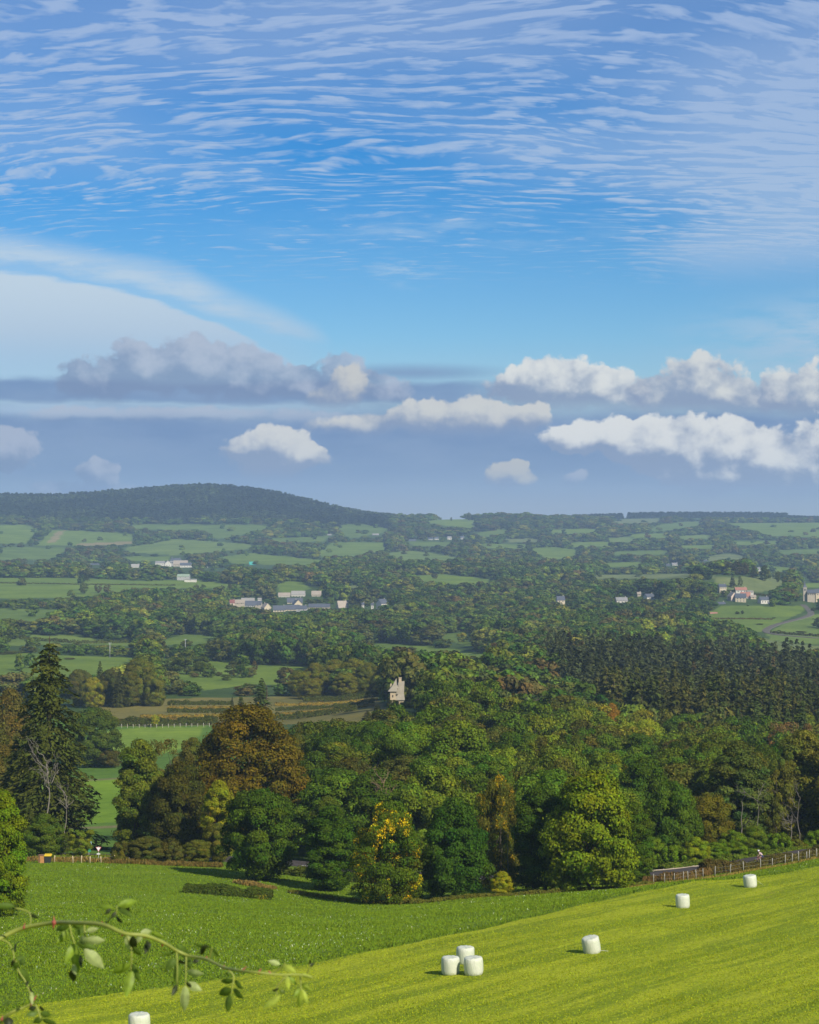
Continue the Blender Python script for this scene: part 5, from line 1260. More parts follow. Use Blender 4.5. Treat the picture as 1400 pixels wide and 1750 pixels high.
def leafy(pts, height, width, leaf, dens, seed, top_only=False):
    """leaf clusters over a long bank: returns centres, normals, sizes, tints"""
    r = np.random.default_rng(seed); C, N = [], []
    pts = [np.array((X(a, b), b)) for a, b in pts]
    for a, b in zip(pts[:-1], pts[1:]):
        L = np.linalg.norm(b - a); n = int(L * (2 * height + width) * dens)
        t = r.uniform(size=n); q = a + (b - a) * t[:, None]; d = (b - a) / L; nr = np.array((d[1], -d[0]))
        if nr[1] > 0: nr = -nr
        th = r.uniform(0, math.pi, n) ; 
        hx = np.cos(th); hz = np.sin(th) ** .6
        lump = .55 + .62 * vnoise(q[:, 0] * 1.0, q[:, 1], max(height * .9, 1.0), seed) 
        off = hx * width / 2 * r.uniform(.7, 1.05, n) * lump; zh = hz * height * lump * r.uniform(.35, 1.02, n) ** .6
        xy = q + nr * off[:, None]; z = ground(xy[:, 0], xy[:, 1]) + zh
        C.append(np.c_[xy, z]); N.append(np.c_[nr[0] * hx, nr[1] * hx, np.sin(th) + .2] + r.normal(size=(n, 3)) * .4)
    C = np.concatenate(C); N = np.concatenate(N); n = len(C); v = np.clip(r.normal(1, .2, n), .5, 1.7)
    T = np.stack([v * r.normal(1, .10, n), v, v], 1)
    return C, N, leaf * r.uniform(.6, 1.3, n), T
def hedge(pts, height, width, leaf, dens, seed, color, label, name='hedge', cat='hedge', group=None, kind=None, asp=1.3, upright=False):
    C, N, S, T = leafy(pts, height, width, leaf, dens, seed)
    o0 = np.array((X(*pts[0]), pts[0][1], gz(X(*pts[0]), pts[0][1])))
    tg = None
    if upright:
        tg = np.tile(np.array((0., 0., 1.)), (len(C), 1)) + np.random.default_rng(seed).normal(size=(len(C), 3)) * .25
        N[:, 2] *= .15
    V, F = quads(C - o0, N, S, asp, np.random.default_rng(seed), tang=tg)
    o = link(name, mesh_np(name, V, F, LEAF, np.repeat(T, 4, 0)), loc=o0); o.color = (color[0] * 1.6, color[1] * 1.32, color[2] * .7, 1)
    tag(o, label, cat, group, kind); return o
GT = 'clipped hedges of the terraced garden'
HG = (.042, .060, .018); HB = (.13, .105, .03)
hedge([(150, 722), (260, 722), (372, 726)], 3.3, 2.6, .45, 16, 61, HG, 'long tall clipped hedge right behind the white-posted fence, front terrace', group=GT)
hedge([(286, 790), (400, 792)], 2.0, 2.2, .45, 12, 62, HG, 'short clipped hedge in the middle terrace, left of the gap', group=GT)
hedge([(286, 835), (396, 838)], 2.2, 2.2, .45, 12, 63, HG, 'clipped hedge on the upper left terrace below the grey roof', group=GT)
hedge([(471, 800), (640, 806)], 1.8, 2.2, .45, 12, 64, HG, 'low clipped hedge on the middle terrace, right of the dark conifer', group=GT)
hedge([(518, 858), (648, 866)], 2.9, 2.4, .45, 12, 65, HG, 'clipped hedge at the foot of the wood beside the stone tower', group=GT)
hedge([(470, 745), (610, 748)], 2.8, 2.4, .45, 12, 66, HG, 'tall clipped hedge on the lowest terrace, right of the dark conifer', group=GT)
for i, (a, b, d, c, lb) in enumerate([(180, 372, 742, HB, 'golden-brown low hedge top behind the front clipped hedge'), (240, 420, 765, (.15, .13, .035), 'golden-brown hedge strip on the second terrace'), (286, 430, 812, (.14, .12, .034), 'golden-brown strip between the two upper left clipped hedges'), (470, 640, 775, (.14, .12, .034), 'golden-brown strip on the lower right terrace'), (470, 645, 832, (.15, .13, .036), 'golden-brown strip on the upper right terrace')]):
    hedge([(a, d), (b, d + 3)], 1.2, 7, .5, 6, 70 + i, c, lb, group='golden-brown strips of the terraced garden')
plant(265, 716, 15, 1221, 'm0', (.19, .19, .025), 'small bright yellow sapling growing in front of the long clipped hedge', cat='sapling', name='sapling')
plant(397, 790, 9, 1190, 'k0', (.03, .04, .018), 'narrow dark clipped shrub in the gap between the terrace hedges', cat='shrub', name='shrub')
house(385, 985, 30, 3, 6, 'low grey slate roof seen over the terrace hedges', 'grey', 'slate', 9, -.15, win=2, chim=0, base=1190)
hedge([(1100, 250), (1150, 249), (1212, 251)], 1.0, 1.6, .16, 110, 81, (.095, .075, .042), 'dry brown weeds standing along the near verge of the road', name='dry_weeds', cat='weeds', kind='stuff', asp=3.0, upright=True)
hedge([(1200, 252), (1228, 253), (1256, 255)], 2.1, 2.6, .17, 110, 82, (.060, .056, .026), 'rounded brownish hedge by the road between weeds and cyclist', group=None)
hedge([(1250, 256), (1300, 261), (1345, 265), (1420, 270)], 1.35, 2.2, .17, 100, 83, (.062, .064, .026), 'low scruffy brown-green hedge below the cyclist running to the right edge')
hedge([(1255, 262), (1300, 266), (1335, 268)], 1.0, 1.8, .2, 60, 84, (.07, .08, .026), 'green scrub just in front of the cyclist')
hedge([(1330, 292), (1420, 300)], 2.0, 3, .22, 50, 85, (.065, .085, .022), 'long low scrub bank beyond the road at the right edge')
hedge([(318, 241), (345, 240.5), (380, 240), (428, 240), (466, 240)], 1.35, 2.8, .17, 130, 86, (.040, .068, .017), 'low dark bramble patch in the middle of the pasture', name='bramble_patch', cat='brambles')
hedge([(436, 239.2), (458, 239.2)], .85, 1.2, .17, 60, 87, (.14, .15, .02), 'yellow-green tuft at the right end of the bramble patch', name='weed_tuft', cat='weeds')
hedge([(180, 290), (260, 289), (380, 288)], .65, 1.6, .17, 70, 88, (.095, .085, .036), 'dry grass fringe under the pasture hedge', name='dry_grass', cat='grass', kind='stuff', asp=2.6, upright=True)
hedge([(20, 292), (90, 292), (200, 292)], .75, 1.0, .13, 60, 93, (.14, .12, .055), 'dry grass along the fence by the two bins', name='dry_grass', cat='grass', kind='stuff', asp=2.6, upright=True)
hedge([(405, 262), (440, 259), (470, 258)], .5, 2.2, .16, 70, 89, (.17, .145, .075), 'pale dry grass left of the foot of the round dark tree', name='dry_grass', cat='grass', kind='stuff', asp=3, upright=True)
hedge([(500, 255), (560, 250), (700, 239), (900, 239), (1060, 240), (1110, 243)], .55, 2.2, .17, 55, 90, (.07, .085, .022), 'rough undergrowth along the foot of the big pasture trees', name='undergrowth', cat='undergrowth', kind='stuff')
hedge([(1060, 238), (1250, 244), (1420, 256)], .22, .8, .12, 60, 91, (.16, .15, .06), 'pale tall grass under the roadside fence', name='dry_grass', cat='grass', kind='stuff', asp=3, upright=True)
hedge([(1130, 276), (1300, 287), (1450, 297)], 1.3, 3.0, .24, 45, 92, (.060, .100, .018), 'low green scrub along the far side of the road', name='scrub', cat='scrub', kind='stuff')
hedge([(480, 282), (600, 276), (700, 272), (860, 264), (1085, 256)], 1.5, 2.4, .22, 40, 94, (.05, .075, .020), 'shady undergrowth between the pasture trees and the road', name='undergrowth', cat='undergrowth', kind='stuff')
hedge([(92, 299), (150, 299), (215, 299)], .8, 1.8, .17, 50, 95, (.085, .13, .018), 'green grassy bank behind the low fence by the bins', name='bank_grass', cat='grass', kind='stuff', asp=2.2, upright=True)
# hedgerow lines between the far meadows
for i, (pts, h, c, lb) in enumerate([([(0, 1500), (120, 1480), (240, 1500)], 3, (.05, .07, .022), 'thin hedgerow across the left middle meadow'), ([(1205, 1740), (1260, 1720), (1320, 1700)], 1.4, (.09, .085, .04), 'thin dry hedgerow across the meadow below the hamlet'), ([(0, 2380), (140, 2360), (300, 2380)], 1.8, (.05, .07, .022), 'thin hedgerow across the upper left meadow'),
    ([(1318, 1545), (1400, 1520), (1500, 1500)], 2.2, (.05, .06, .025), 'thin dark hedge along the lane at the right edge'), ([(1240, 1970), (1300, 1960), (1350, 1950)], 3, (.045, .06, .022), 'hedge at the foot of the grassy hill behind the hamlet')]):
    hedge(pts, h, 3.0, .9, 2.2, 110 + i, c, lb, group='thin hedgerows between the valley meadows')

def fence(pts, h, label, rail=True, wires=0, mat=M_WOOD, w_=.11, name='fence', jit=.05):
    r = np.random.default_rng(len(pts)); x0, y0 = X(*pts[0]), pts[0][1]; z0 = gz(x0, y0)
    e = bpy.data.objects.new(name, None); COL.objects.link(e); e.location = (x0, y0, z0); tag(e, label, 'fence')
    tops = []
    for a, b in pts:
        x = X(a, b); z = gz(x, b); hh = h * r.uniform(.9, 1.08); lx, ly = r.normal(size=2) * jit
        V, F = tube([(0, 0, -.4), (lx * .5, ly * .5, hh * .6), (lx, ly, hh)], [w_ / 2, w_ / 2, w_ * .45], 7)
        o = link('post', mesh_py('post', V, F, mat), e, (x - x0, b - y0, z - z0)); tops.append((x - x0 + lx, b - y0 + ly, z - z0 + hh))
    for f in ([.82, .45][:wires] if wires else []):
        pp = [(a, b, c - h * (1 - f)) for a, b, c in tops]; link('wire', mesh_py('wire', *join([tube(pp, [.004] * len(pp), 4)]), M_METAL), e)
    if rail:
        pp = [(a, b - .08, c - h * .14) for a, b, c in tops]; link('rail', mesh_py('rail', *join([tube(pp, [.09] * len(pp), 6)]), mat), e)
    return e
fence([(178 + 10 * i, 712) for i in range(19)], 1.35, 'long wire fence with pale posts between bright meadow and clipped hedge', rail=False, wires=2, mat=simple_mat('pale_posts', (.50, .46, .38), .8), w_=.16)
fence([(1100 + 17 * i, 268.5 + .25 * i) for i in range(8)], .78, 'wooden guardrail on short posts along the far side of the road', mat=M_WOOD, w_=.2, name='guardrail', jit=.01)
PW = simple_mat('grey_white_posts', (.34, .32, .27), .8, .35, 6)
fence([(1117, 245.5), (1136, 246), (1152, 246), (1168, 246.4), (1176, 246.6), (1190, 247), (1202, 247.4)], 1.15, 'old grey wire fence posts among the dry weeds by the road', rail=False, wires=2, mat=PW, w_=.10)
fence([(1222, 248.5), (1248, 250), (1271, 251.5), (1300, 253), (1320, 254.5), (1342, 256), (1354, 257), (1365, 258), (1379, 259), (1383, 259.4), (1396, 260.5), (1412, 262)], 1.25, 'wire fence with leaning grey posts above the mown field at the right', rail=False, wires=2, mat=PW, w_=.11)
fence([(93, 290.5), (125, 290.5), (139, 290.6), (154, 290.8), (173, 291), (196, 291)], 1.05, 'low wire fence with pale posts beside the two bins', rail=False, wires=1, mat=simple_mat('ochre_posts', (.48, .38, .22), .8), w_=.16)

# ------------------------------------------------------------------ bins, signs
M_BIN = simple_mat('dark_plastic', (.035, .037, .04), .45, .1, 3, .4); M_LID = simple_mat('yellow_plastic', (.72, .50, .02), .4, .05, 3, .4); M_BOX = simple_mat('orange_brown_wood', (.45, .22, .08), .7, .2, 5); M_BOX2 = simple_mat('brown_wood', (.20, .11, .06), .8, .2, 5)
def bins():
    D = 288.5; x = X(82, D); z = gz(x, D)
    e = bpy.data.objects.new('wheelie_bin', None); COL.objects.link(e); e.location = (x, D, z); tag(e, 'dark wheelie bin with a yellow lid beside the fence', 'bin')
    V = [(-.36, -.36, .08), (.36, -.36, .08), (.36, .36, .08), (-.36, .36, .08), (-.48, -.46, 1.05), (.48, -.46, 1.05), (.48, .46, 1.05), (-.48, .46, 1.05)]
    link('body', mesh_py('body', V, [(3, 2, 1, 0), (0, 1, 5, 4), (1, 2, 6, 5), (2, 3, 7, 6), (3, 0, 4, 7), (4, 5, 6, 7)], M_BIN, False), e)
    V = [(-.52, -.54, 1.055), (.52, -.54, 1.055), (.52, .5, 1.055), (-.52, .5, 1.055), (-.48, -.46, 1.12), (.48, -.46, 1.12), (.48, .46, 1.26), (-.48, .46, 1.26)]
    link('lid', mesh_py('lid', V, [(3, 2, 1, 0), (0, 1, 5, 4), (1, 2, 6, 5), (2, 3, 7, 6), (3, 0, 4, 7), (4, 5, 6, 7)], M_LID, False), e)
    for s in (-1, 1): link('wheel', mesh_py('wheel', *join([tube([(s * .30, .40, .1), (s * .38, .40, .1)], [.1, .1], 14)]), M_BIN), e)
    x = X(71.5, D); e = bpy.data.objects.new('wooden_bin', None); COL.objects.link(e); e.location = (x, D, gz(x, D)); tag(e, 'orange-brown wooden bin standing left of the yellow-lidded bin', 'bin')
    link('front_panel', mesh_py('front_panel', *join([box(.10, -.40, .55, .56, .06, 1.05)]), M_BOX, False), e)
    link('body', mesh_py('body', *join([box(0, 0, .55, .80, .72, 1.1)]), M_BOX2, False), e)
    link('lid', mesh_py('lid', *join([box(0, -.02, 1.14, .88, .84, .06)]), M_BOX2, False), e)
bins()
def tri_sign(px, D, h, size, flip, face, label):
    x = X(px, D); z = gz(x, D); e = bpy.data.objects.new('road_sign', None); COL.objects.link(e); e.location = (x, D, z); tag(e, label, 'road sign')
    link('post', mesh_py('post', *join([tube([(0, .03, -.4), (0, .03, h)], [.035, .035], 8)]), M_METAL), e)
    def tri(s, y0, y1, zc):
        P = [(-s / 2, s * .29 * flip), (s / 2, s * .29 * flip), (0, -s * .58 * flip)]
        V = [(a, y, zc + b) for y in (y0, y1) for a, b in P]
        return np.array(V), [(0, 1, 2), (5, 4, 3), (0, 3, 4, 1), (1, 4, 5, 2), (2, 5, 3, 0)]
    link('plate', mesh_py('plate', *join([tri(size, -.03, -.01, h - size * .35)]), face, False), e)
    return e, tri
M_REDP = simple_mat('red_paint', (.50, .03, .03), .5)
e, tri = tri_sign(168.5, 296, 2.1, .82, 1, M_REDP, 'white downward-pointing triangular road sign on a pale post')
link('face', mesh_py('face', *join([tri(.66, -.045, -.032, 2.1 - .82 * .35)]), M_WHITE, False), e)
link('small_plate', mesh_py('small_plate', *join([box(0, -.03, 1.05, .5, .03, .16)]), M_WHITE, False), e)
tri_sign(1340.5, 294, 2.3, 1.0, -1, M_METAL, 'back of a grey triangular road sign beyond the cyclist')
x = X(152, 301); e = bpy.data.objects.new('direction_sign', None); COL.objects.link(e); e.location = (x, 301, gz(x, 301)); tag(e, 'pale blue and white sign board partly hidden by the small young tree', 'sign')
link('post', mesh_py('post', *join([tube([(0, .04, -.3), (0, .04, 2.6)], [.04, .04], 8)]), M_METAL), e)
link('board', mesh_py('board', *join([box(0, 0, 2.35, .80, .04, .50)]), simple_mat('pale_blue_board', (.42, .62, .72), .5), False), e)
link('lower_board', mesh_py('lower_board', *join([box(.08, 0, 1.35, .42, .04, .5)]), simple_mat('green_board', (.05, .32, .18), .5), False), e)

# ------------------------------------------------------------------ wrapped bales
def wrap_mat():
    m, g = new_mat('bale_wrap')
    t = g.n.new('ShaderNodeTexCoord')
    n = g.noise(g.vm('MULTIPLY', t.outputs['Object'], (9, 9, 1.2)), 2.2, 4, .6)
    n2 = g.noise(t.outputs['Object'], 2.0, 3, .5)
    c = g.mix(g.ss(n2, .35, .7), (.54, .57, .43), (.60, .61, .49))
    c = g.mix(g.mul(g.ss(n, .55, .75), .35), c, (.44, .48, .33))
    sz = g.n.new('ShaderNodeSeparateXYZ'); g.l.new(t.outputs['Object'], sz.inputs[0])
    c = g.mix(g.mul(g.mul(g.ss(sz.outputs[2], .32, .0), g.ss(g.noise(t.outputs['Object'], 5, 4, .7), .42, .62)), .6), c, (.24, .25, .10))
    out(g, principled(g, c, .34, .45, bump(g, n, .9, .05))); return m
WRAP = wrap_mat()
def bale(px, D, label, lean=(0, 0), rz=0.0, size=1.22, hgt=1.2, tail=None, seed=0, group='white wrapped hay bales on the mown field'):
    r = np.random.default_rng(seed); n = 48; x = X(px, D); z = gz(x, D)
    e = bpy.data.objects.new('wrapped_bale', None); COL.objects.link(e); e.location = (x, D, z + .0); e.rotation_euler = (lean[0], lean[1], rz)
    tag(e, label, 'hay bale', group)
    prof = [(0, 0), (.25, .0), (.46, .012), (.535, .04), (.575, .10), (.60, .25), (.612, .5), (.605, .75), (.585, .9), (.55, .965), (.49, .992), (.36, 1.0), (.2, .995), (0, .99)]
    V = []; ph = r.uniform(0, 6.28, 5)
    for j, (rr, zz_) in enumerate(prof):
        for k in range(n):
            a = 6.28318 * k / n
            ed = math.exp(-((zz_ - .95) / .09) ** 2) + .5 * math.exp(-((zz_ - .05) / .08) ** 2)
            w_ = 1 + (.020 * math.sin(17 * a + ph[0]) + .014 * math.sin(23 * a + ph[1])) * ed + .012 * math.sin(3 * a + ph[2] + zz_ * 2) + .006 * math.sin(11 * a + 4 * zz_ + ph[3])
            V.append((rr * w_ * size / 1.2 * math.cos(a), rr * w_ * size / 1.2 * math.sin(a), zz_ * hgt - .03 + (.012 * math.sin(9 * a + ph[4]) if 0 < rr < .56 and zz_ > .9 else 0)))
    F = [(j * n + k, j * n + (k + 1) % n, (j + 1) * n + (k + 1) % n, (j + 1) * n + k) for j in range(len(prof) - 1) for k in range(n)]
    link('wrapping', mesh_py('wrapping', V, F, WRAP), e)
    if tail:
        dx_, dz_, ln = tail; P = wiggle((.55, -.15, dz_), (.55 + dx_, -.25, .02), 6, .12, r)
        q = np.array([(p[0], p[1] + s, p[2]) for p in P for s in (-.04, .04)]); V = np.concatenate([q, q + (0, 0, .012)]); m_ = len(q)
        F = []
        for i in range(5):
            a = 2 * i; F += [(a, a + 2, a + 3, a + 1), (m_ + a, m_ + a + 1, m_ + a + 3, m_ + a + 2), (a, m_ + a, m_ + a + 2, a + 2), (a + 1, a + 3, m_ + a + 3, m_ + a + 1)]
        link('loose_film', mesh_py('loose_film', V, F, WRAP, False), e)
    return e
bale(238, 118.5, 'white bale cut by the bottom edge of the picture, nearest the camera', seed=1, size=1.25)
bale(770, 137, 'left bale of the three standing close together', seed=2)
bale(795.5, 141.5, 'rear bale of the three standing close together', seed=3, size=1.24)
bale(810, 136.2, 'right front bale of the three, leaning slightly to the left', lean=(0, -.05), seed=4, size=1.28)
bale(1013, 145, 'tilted bale standing alone right of the group of three, film strip beside it', lean=(.10, -.17), seed=5, size=1.24, tail=(.55, .12, .6))
bale(1167, 180, 'upright bale alone halfway up the slope', seed=6, size=1.22, lean=(0, -.02))
bale(1283, 198, 'farthest bale near the top of the mown field, film strip hanging off its right', lean=(0, -.10), seed=7, size=1.28, tail=(.75, .65, .8))

# ------------------------------------------------------------------ grass blades
def blades(name, n, x0, x1, y0, y1, keep, h, w_, col, label, seed):
    r = np.random.default_rng(seed)
    y = (r.uniform(size=n) * (y1 ** 1.0 - y0) + y0); u = r.uniform(x0, x1, n); x = X(700, 1) + (u - 700) / FPX * y
    ed = edge_dist(x, y); k = keep(ed, x, y); x, y, ed = x[k], y[k], ed[k]; n = len(x)
    patch = vnoise(x, y, 4.0, seed) * .6 + vnoise(x, y, 1.3, seed + 1) * .4
    k = r.uniform(size=n) < .35 + patch; x, y, patch = x[k], y[k], patch[k]; n = len(x)
    z = ground(x, y); hh = h * r.uniform(.5, 1.3, n) * (.6 + .8 * patch); a = r.uniform(0, 6.283, n); ww = w_ * r.uniform(.6, 1.4, n)
    dx_, dy_ = np.cos(a) * ww / 2, np.sin(a) * ww / 2; lx, ly = r.normal(size=n) * hh * .35, r.normal(size=n) * hh * .35
    V = np.stack([np.c_[x - dx_, y - dy_, z - .02], np.c_[x + dx_, y + dy_, z - .02], np.c_[x + dx_ * .7 + lx, y + dy_ * .7 + ly, z + hh], np.c_[x - dx_ * .7 + lx, y - dy_ * .7 + ly, z + hh * .92]], 1).reshape(-1, 3)
    v = np.clip(r.normal(1, .13, n), .6, 1.4) * (1.15 - .30 * patch)
    T = np.stack([v * r.normal(1, .08, n), v, v], 1) * np.array(col)
    o = link(name, mesh_np(name, V, np.arange(4 * n, dtype=np.int32).reshape(-1, 4), LEAF, np.repeat(T, 4, 0))); o.color = (1, 1, 1, 1)
    return tag(o, label, 'grass', kind='stuff')
blades('pasture_grass', 420000, -60, 1460, 118, 300, lambda e, x, y: (e < 0) & (ROADD(x, y) > 4) & (y < 262 + 30 * (x < 0)), .10, .08, (.165, .245, .014), 'longer dark green pasture grass below the mown field', 201)
blades('mown_grass', 260000, -60, 1460, 112, 232, lambda e, x, y: e > 0, .045, .07, (.310, .365, .018), 'short bright yellow-green mown grass of the sloping field', 202)
blades('edge_grass', 26000, -60, 1460, 118, 232, lambda e, x, y: (e < .1) & (e > -1.3), .20, .09, (.090, .140, .012), 'line of taller dark grass along the edge of the mown field', 203)
blades('clover_heads', 9000, -60, 1460, 122, 290, lambda e, x, y: (e < -1) & (ROADD(x, y) > 5) & (y < 262 + 24 * (x < 0)) & (vnoise(x, y, 7.0, 55) + .5 * vnoise(x, y, 2.0, 56) > .86), .12, .08, (.42, .48, .28), 'scattered pale clover flower heads in the pasture', 204)
# ------------------------------------------------------------------ wild rose arching in from the left
def rose():
    D0 = 3.5
    M_STEM = simple_mat('rose_stem', (.24, .27, .05), .5, .25, 30, .3)
    M_THORN = simple_mat('thorn', (.30, .07, .05), .5, .2, 30, .3)
    m, g = new_mat('rose_leaf')
    at = g.n.new('ShaderNodeAttribute'); at.attribute_name = 'tint'; tcd = g.n.new('ShaderNodeTexCoord')
    c = g.vm('SCALE', at.outputs['Color']); g._in(c.node.inputs['Scale'], g.lin(g.noise(tcd.outputs['Object'], 60, 4, .6), .3, .7, .75, 1.3))
    b = principled(g, c, .5, .3); t = g.n.new('ShaderNodeBsdfTranslucent'); g.l.new(g.mix(1.0, c, (1.3, 1.2, .5), 'MULTIPLY'), t.inputs['Color'])
    mx = g.n.new('ShaderNodeMixShader'); mx.inputs[0].default_value = .42; g.l.new(b, mx.inputs[1]); g.l.new(t.outputs[0], mx.inputs[2]); out(g, mx.outputs[0])
    r = np.random.default_rng(9)
    base = (X(-430, 3.9), 3.9); org = np.array((base[0], base[1], gz(*base)))
    e = bpy.data.objects.new('rose_branch', None); COL.objects.link(e); e.location = org
    tag(e, 'thorny wild rose branch arching in from the left edge, close to the camera', 'rose branch')
    def W(px, py, D=D0): return np.array(PT(px, py, D)) - org
    def spl(P, k=6):
        P = [np.array(p) for p in P]; Q = []
        for i in range(len(P) - 1):
            p0, p1, p2, p3 = P[max(i - 1, 0)], P[i], P[i + 1], P[min(i + 2, len(P) - 1)]
            for t in np.arange(0, 1, 1 / k):
                Q.append(.5 * ((2 * p1) + (p2 - p0) * t + (2 * p0 - 5 * p1 + 4 * p2 - p3) * t * t + (3 * p1 - p0 - 3 * p2 + p3) * t ** 3))
        Q.append(P[-1]); return np.array(Q)
    main = [(-60, 1640), (0, 1604), (40, 1586), (90, 1577.5), (125, 1577), (174, 1580), (212, 1595), (248, 1599), (279, 1611), (301, 1624), (324, 1634), (352, 1639), (382, 1653), (410, 1659), (442, 1662), (478, 1666), (513, 1666), (534, 1671)]
    P = [np.array((0, 0, -.15)), np.array((.02, -.05, .6)), W(-330, 2080, 3.85), W(-220, 1830, 3.75), W(-130, 1700, 3.65)] + [W(a, b, D0 + .06 * math.sin(i * .8) - .015 * i) for i, (a, b) in enumerate(main)]
    Q = spl(P); n = len(Q)
    link('stem', mesh_py('stem', *join([tube(Q, np.linspace(.0052, .0014, n), 8)]), M_STEM), e)
    sub = spl([np.array((0.05, 0, -.15)), W(-200, 2300, 3.8), W(-80, 1860, 3.6), W(-20, 1775, 3.55), W(12, 1736, 3.5), W(40, 1722, 3.5), W(56, 1715, 3.5)])
    link('stem', mesh_py('stem', *join([tube(sub, np.linspace(.005, .0014, len(sub)), 8)]), M_STEM), e)
    pet = [[(26, 1552), (48, 1558), (53, 1572), (50, 1583)], [(181, 1578), (190, 1568), (198, 1563), (200, 1548)], [(104, 1576), (118, 1580), (122, 1595), (128, 1614)], [(144, 1578), (145, 1600), (144, 1624)], [(216, 1597), (223, 1615), (225, 1630), (224, 1660)], [(301, 1622), (303, 1641), (303, 1684)], [(318, 1634), (318, 1656), (317, 1686)],
           [(357, 1641), (360, 1630), (363, 1619)], [(389, 1657), (399, 1667), (398, 1682), (395, 1700)], [(513, 1666), (514, 1680), (515, 1694)], [(523, 1668), (527, 1660), (530, 1648)], [(492, 1666), (484, 1674), (473, 1688), (474, 1702)], [(2, 1606), (15, 1612), (23, 1628), (24, 1642)], [(60, 1716), (66, 1728), (70, 1742)], [(27, 1642), (32, 1660), (44, 1678), (52, 1700), (55, 1716)], [(465, 1664), (478, 1655), (488, 1646)]]
    parts = []
    for p in pet:
        q = spl([W(a, b, D0 - .03 - .004 * i) for i, (a, b) in enumerate(p)], 4); parts.append(tube(q, np.linspace(.0016, .0009, len(q)), 6))
    for q in parts: link('leaf_stalk', mesh_py('leaf_stalk', *q, M_STEM), e)
    B, Dk, Md, Pl, Yl = (.21, .30, .03), (.035, .048, .016), (.10, .16, .022), (.38, .44, .17), (.42, .50, .07)
    L = [(26, 1549, -12, 1547, 10, Md), (50, 1562, 66, 1569, 6, Dk), (196, 1552, 167, 1549, 8, B), (202, 1548, 235, 1539, 12, B), (204, 1549, 223, 1557, 12, Dk), (202, 1552, 227, 1567, 8, Md), (190, 1553, 179, 1563, 6, Dk), (198, 1566, 210, 1578, 5, Dk), (198, 1558, 190, 1570, 6, Dk),
     (118, 1581, 96, 1590, 10, Md), (120, 1590, 97, 1611, 12, B), (124, 1579, 138, 1585, 12, Md), (128, 1597, 147, 1584, 11, Md), (148, 1591, 168, 1587, 8, Pl), (146, 1606, 180, 1607, 12, Pl), (136, 1610, 150, 1603, 12, Pl), (130, 1611, 166, 1621, 11, Md), (128, 1613, 111, 1645, 12, B), (127, 1615, 134, 1664, 17, B), (144, 1622, 178, 1655, 17, Pl), (143, 1623, 160, 1640, 6, Dk), (125, 1648, 130, 1666, 8, Pl), (123, 1658, 126, 1678, 12, Dk), (138, 1632, 140, 1655, 6, Dk),
     (218, 1598, 222, 1626, 11, Pl), (228, 1600, 228, 1624, 12, Dk), (228, 1618, 241, 1633, 9, Md), (223, 1647, 193, 1663, 14, B), (226, 1647, 239, 1678, 11, Md), (226, 1658, 215, 1705, 13, B), (243, 1596, 232, 1613, 9, Pl), (240, 1595, 259, 1591, 10, Pl), (260, 1594, 281, 1602, 8, B), (253, 1610, 248, 1631, 8, Dk), (250, 1607, 258, 1620, 6, Dk),
     (299, 1638, 282, 1661, 12, Md), (304, 1644, 301, 1686, 13, Md), (303, 1682, 294, 1702, 8, Dk), (303, 1616, 324, 1637, 13, Md), (316, 1632, 327, 1656, 11, Md), (305, 1641, 316, 1648, 7, Dk), (319, 1661, 349, 1664, 11, Pl), (319, 1680, 345, 1693, 12, Pl), (318, 1678, 330, 1690, 6, Dk), (317, 1684, 315, 1729, 13, Pl), (329, 1644, 341, 1641, 6, Dk), (316, 1655, 326, 1640, 8, Pl), (300, 1627, 274, 1632, 6, Md),
     (363, 1620, 329, 1611, 7, Md), (352, 1616, 342, 1632, 9, Dk), (356, 1618, 344, 1617, 7, Dk), (364, 1620, 375, 1636, 5, Md), (364, 1622, 361, 1641, 6, Md),
     (399, 1664, 384, 1663, 6, Md), (399, 1675, 377, 1677, 9, Md), (401, 1675, 416, 1691, 8, Md), (396, 1690, 374, 1700, 13, Md), (398, 1691, 417, 1706, 12, Md), (393, 1700, 389, 1731, 12, Md),
     (479, 1648, 458, 1642, 8, Pl), (484, 1649, 506, 1662, 10, Yl), (491, 1668, 493, 1692, 7, Yl), (492, 1668, 508, 1684, 6, B), (480, 1701, 449, 1724, 9, Yl), (478, 1703, 462, 1722, 6, Yl), (515, 1681, 535, 1694, 7, Yl), (515, 1692, 511, 1723, 7, Yl), (517, 1691, 526, 1718, 7, Yl), (513, 1690, 502, 1704, 6, B), (515, 1665, 536, 1672, 7, Yl), (523, 1636, 528, 1646, 6, B), (528, 1648, 531, 1640, 5, Dk), (529, 1651, 538, 1646, 5, Dk), (477, 1690, 465, 1692, 6, Dk), (480, 1692, 486, 1698, 7, Pl),
     (27, 1612, 26, 1628, 5, Dk), (26, 1638, 19, 1653, 6, Dk), (30, 1640, 43, 1634, 10, Md), (33, 1641, 42, 1648, 9, Md), (30, 1645, 24, 1656, 9, Md), (33, 1658, 50, 1678, 14, Md), (48, 1676, 45, 1686, 5, Dk), (48, 1686, 56, 1696, 5, Dk), (54, 1695, 55, 1718, 6, Pl),
     (62, 1722, 48, 1724, 7, Dk), (67, 1722, 76, 1725, 7, Dk), (65, 1730, 44, 1735, 9, Md), (69, 1731, 88, 1735, 10, Md), (72, 1740, 57, 1748, 9, Md), (72, 1742, 98, 1750, 10, Md), (13, 1738, 17, 1756, 14, Dk)]
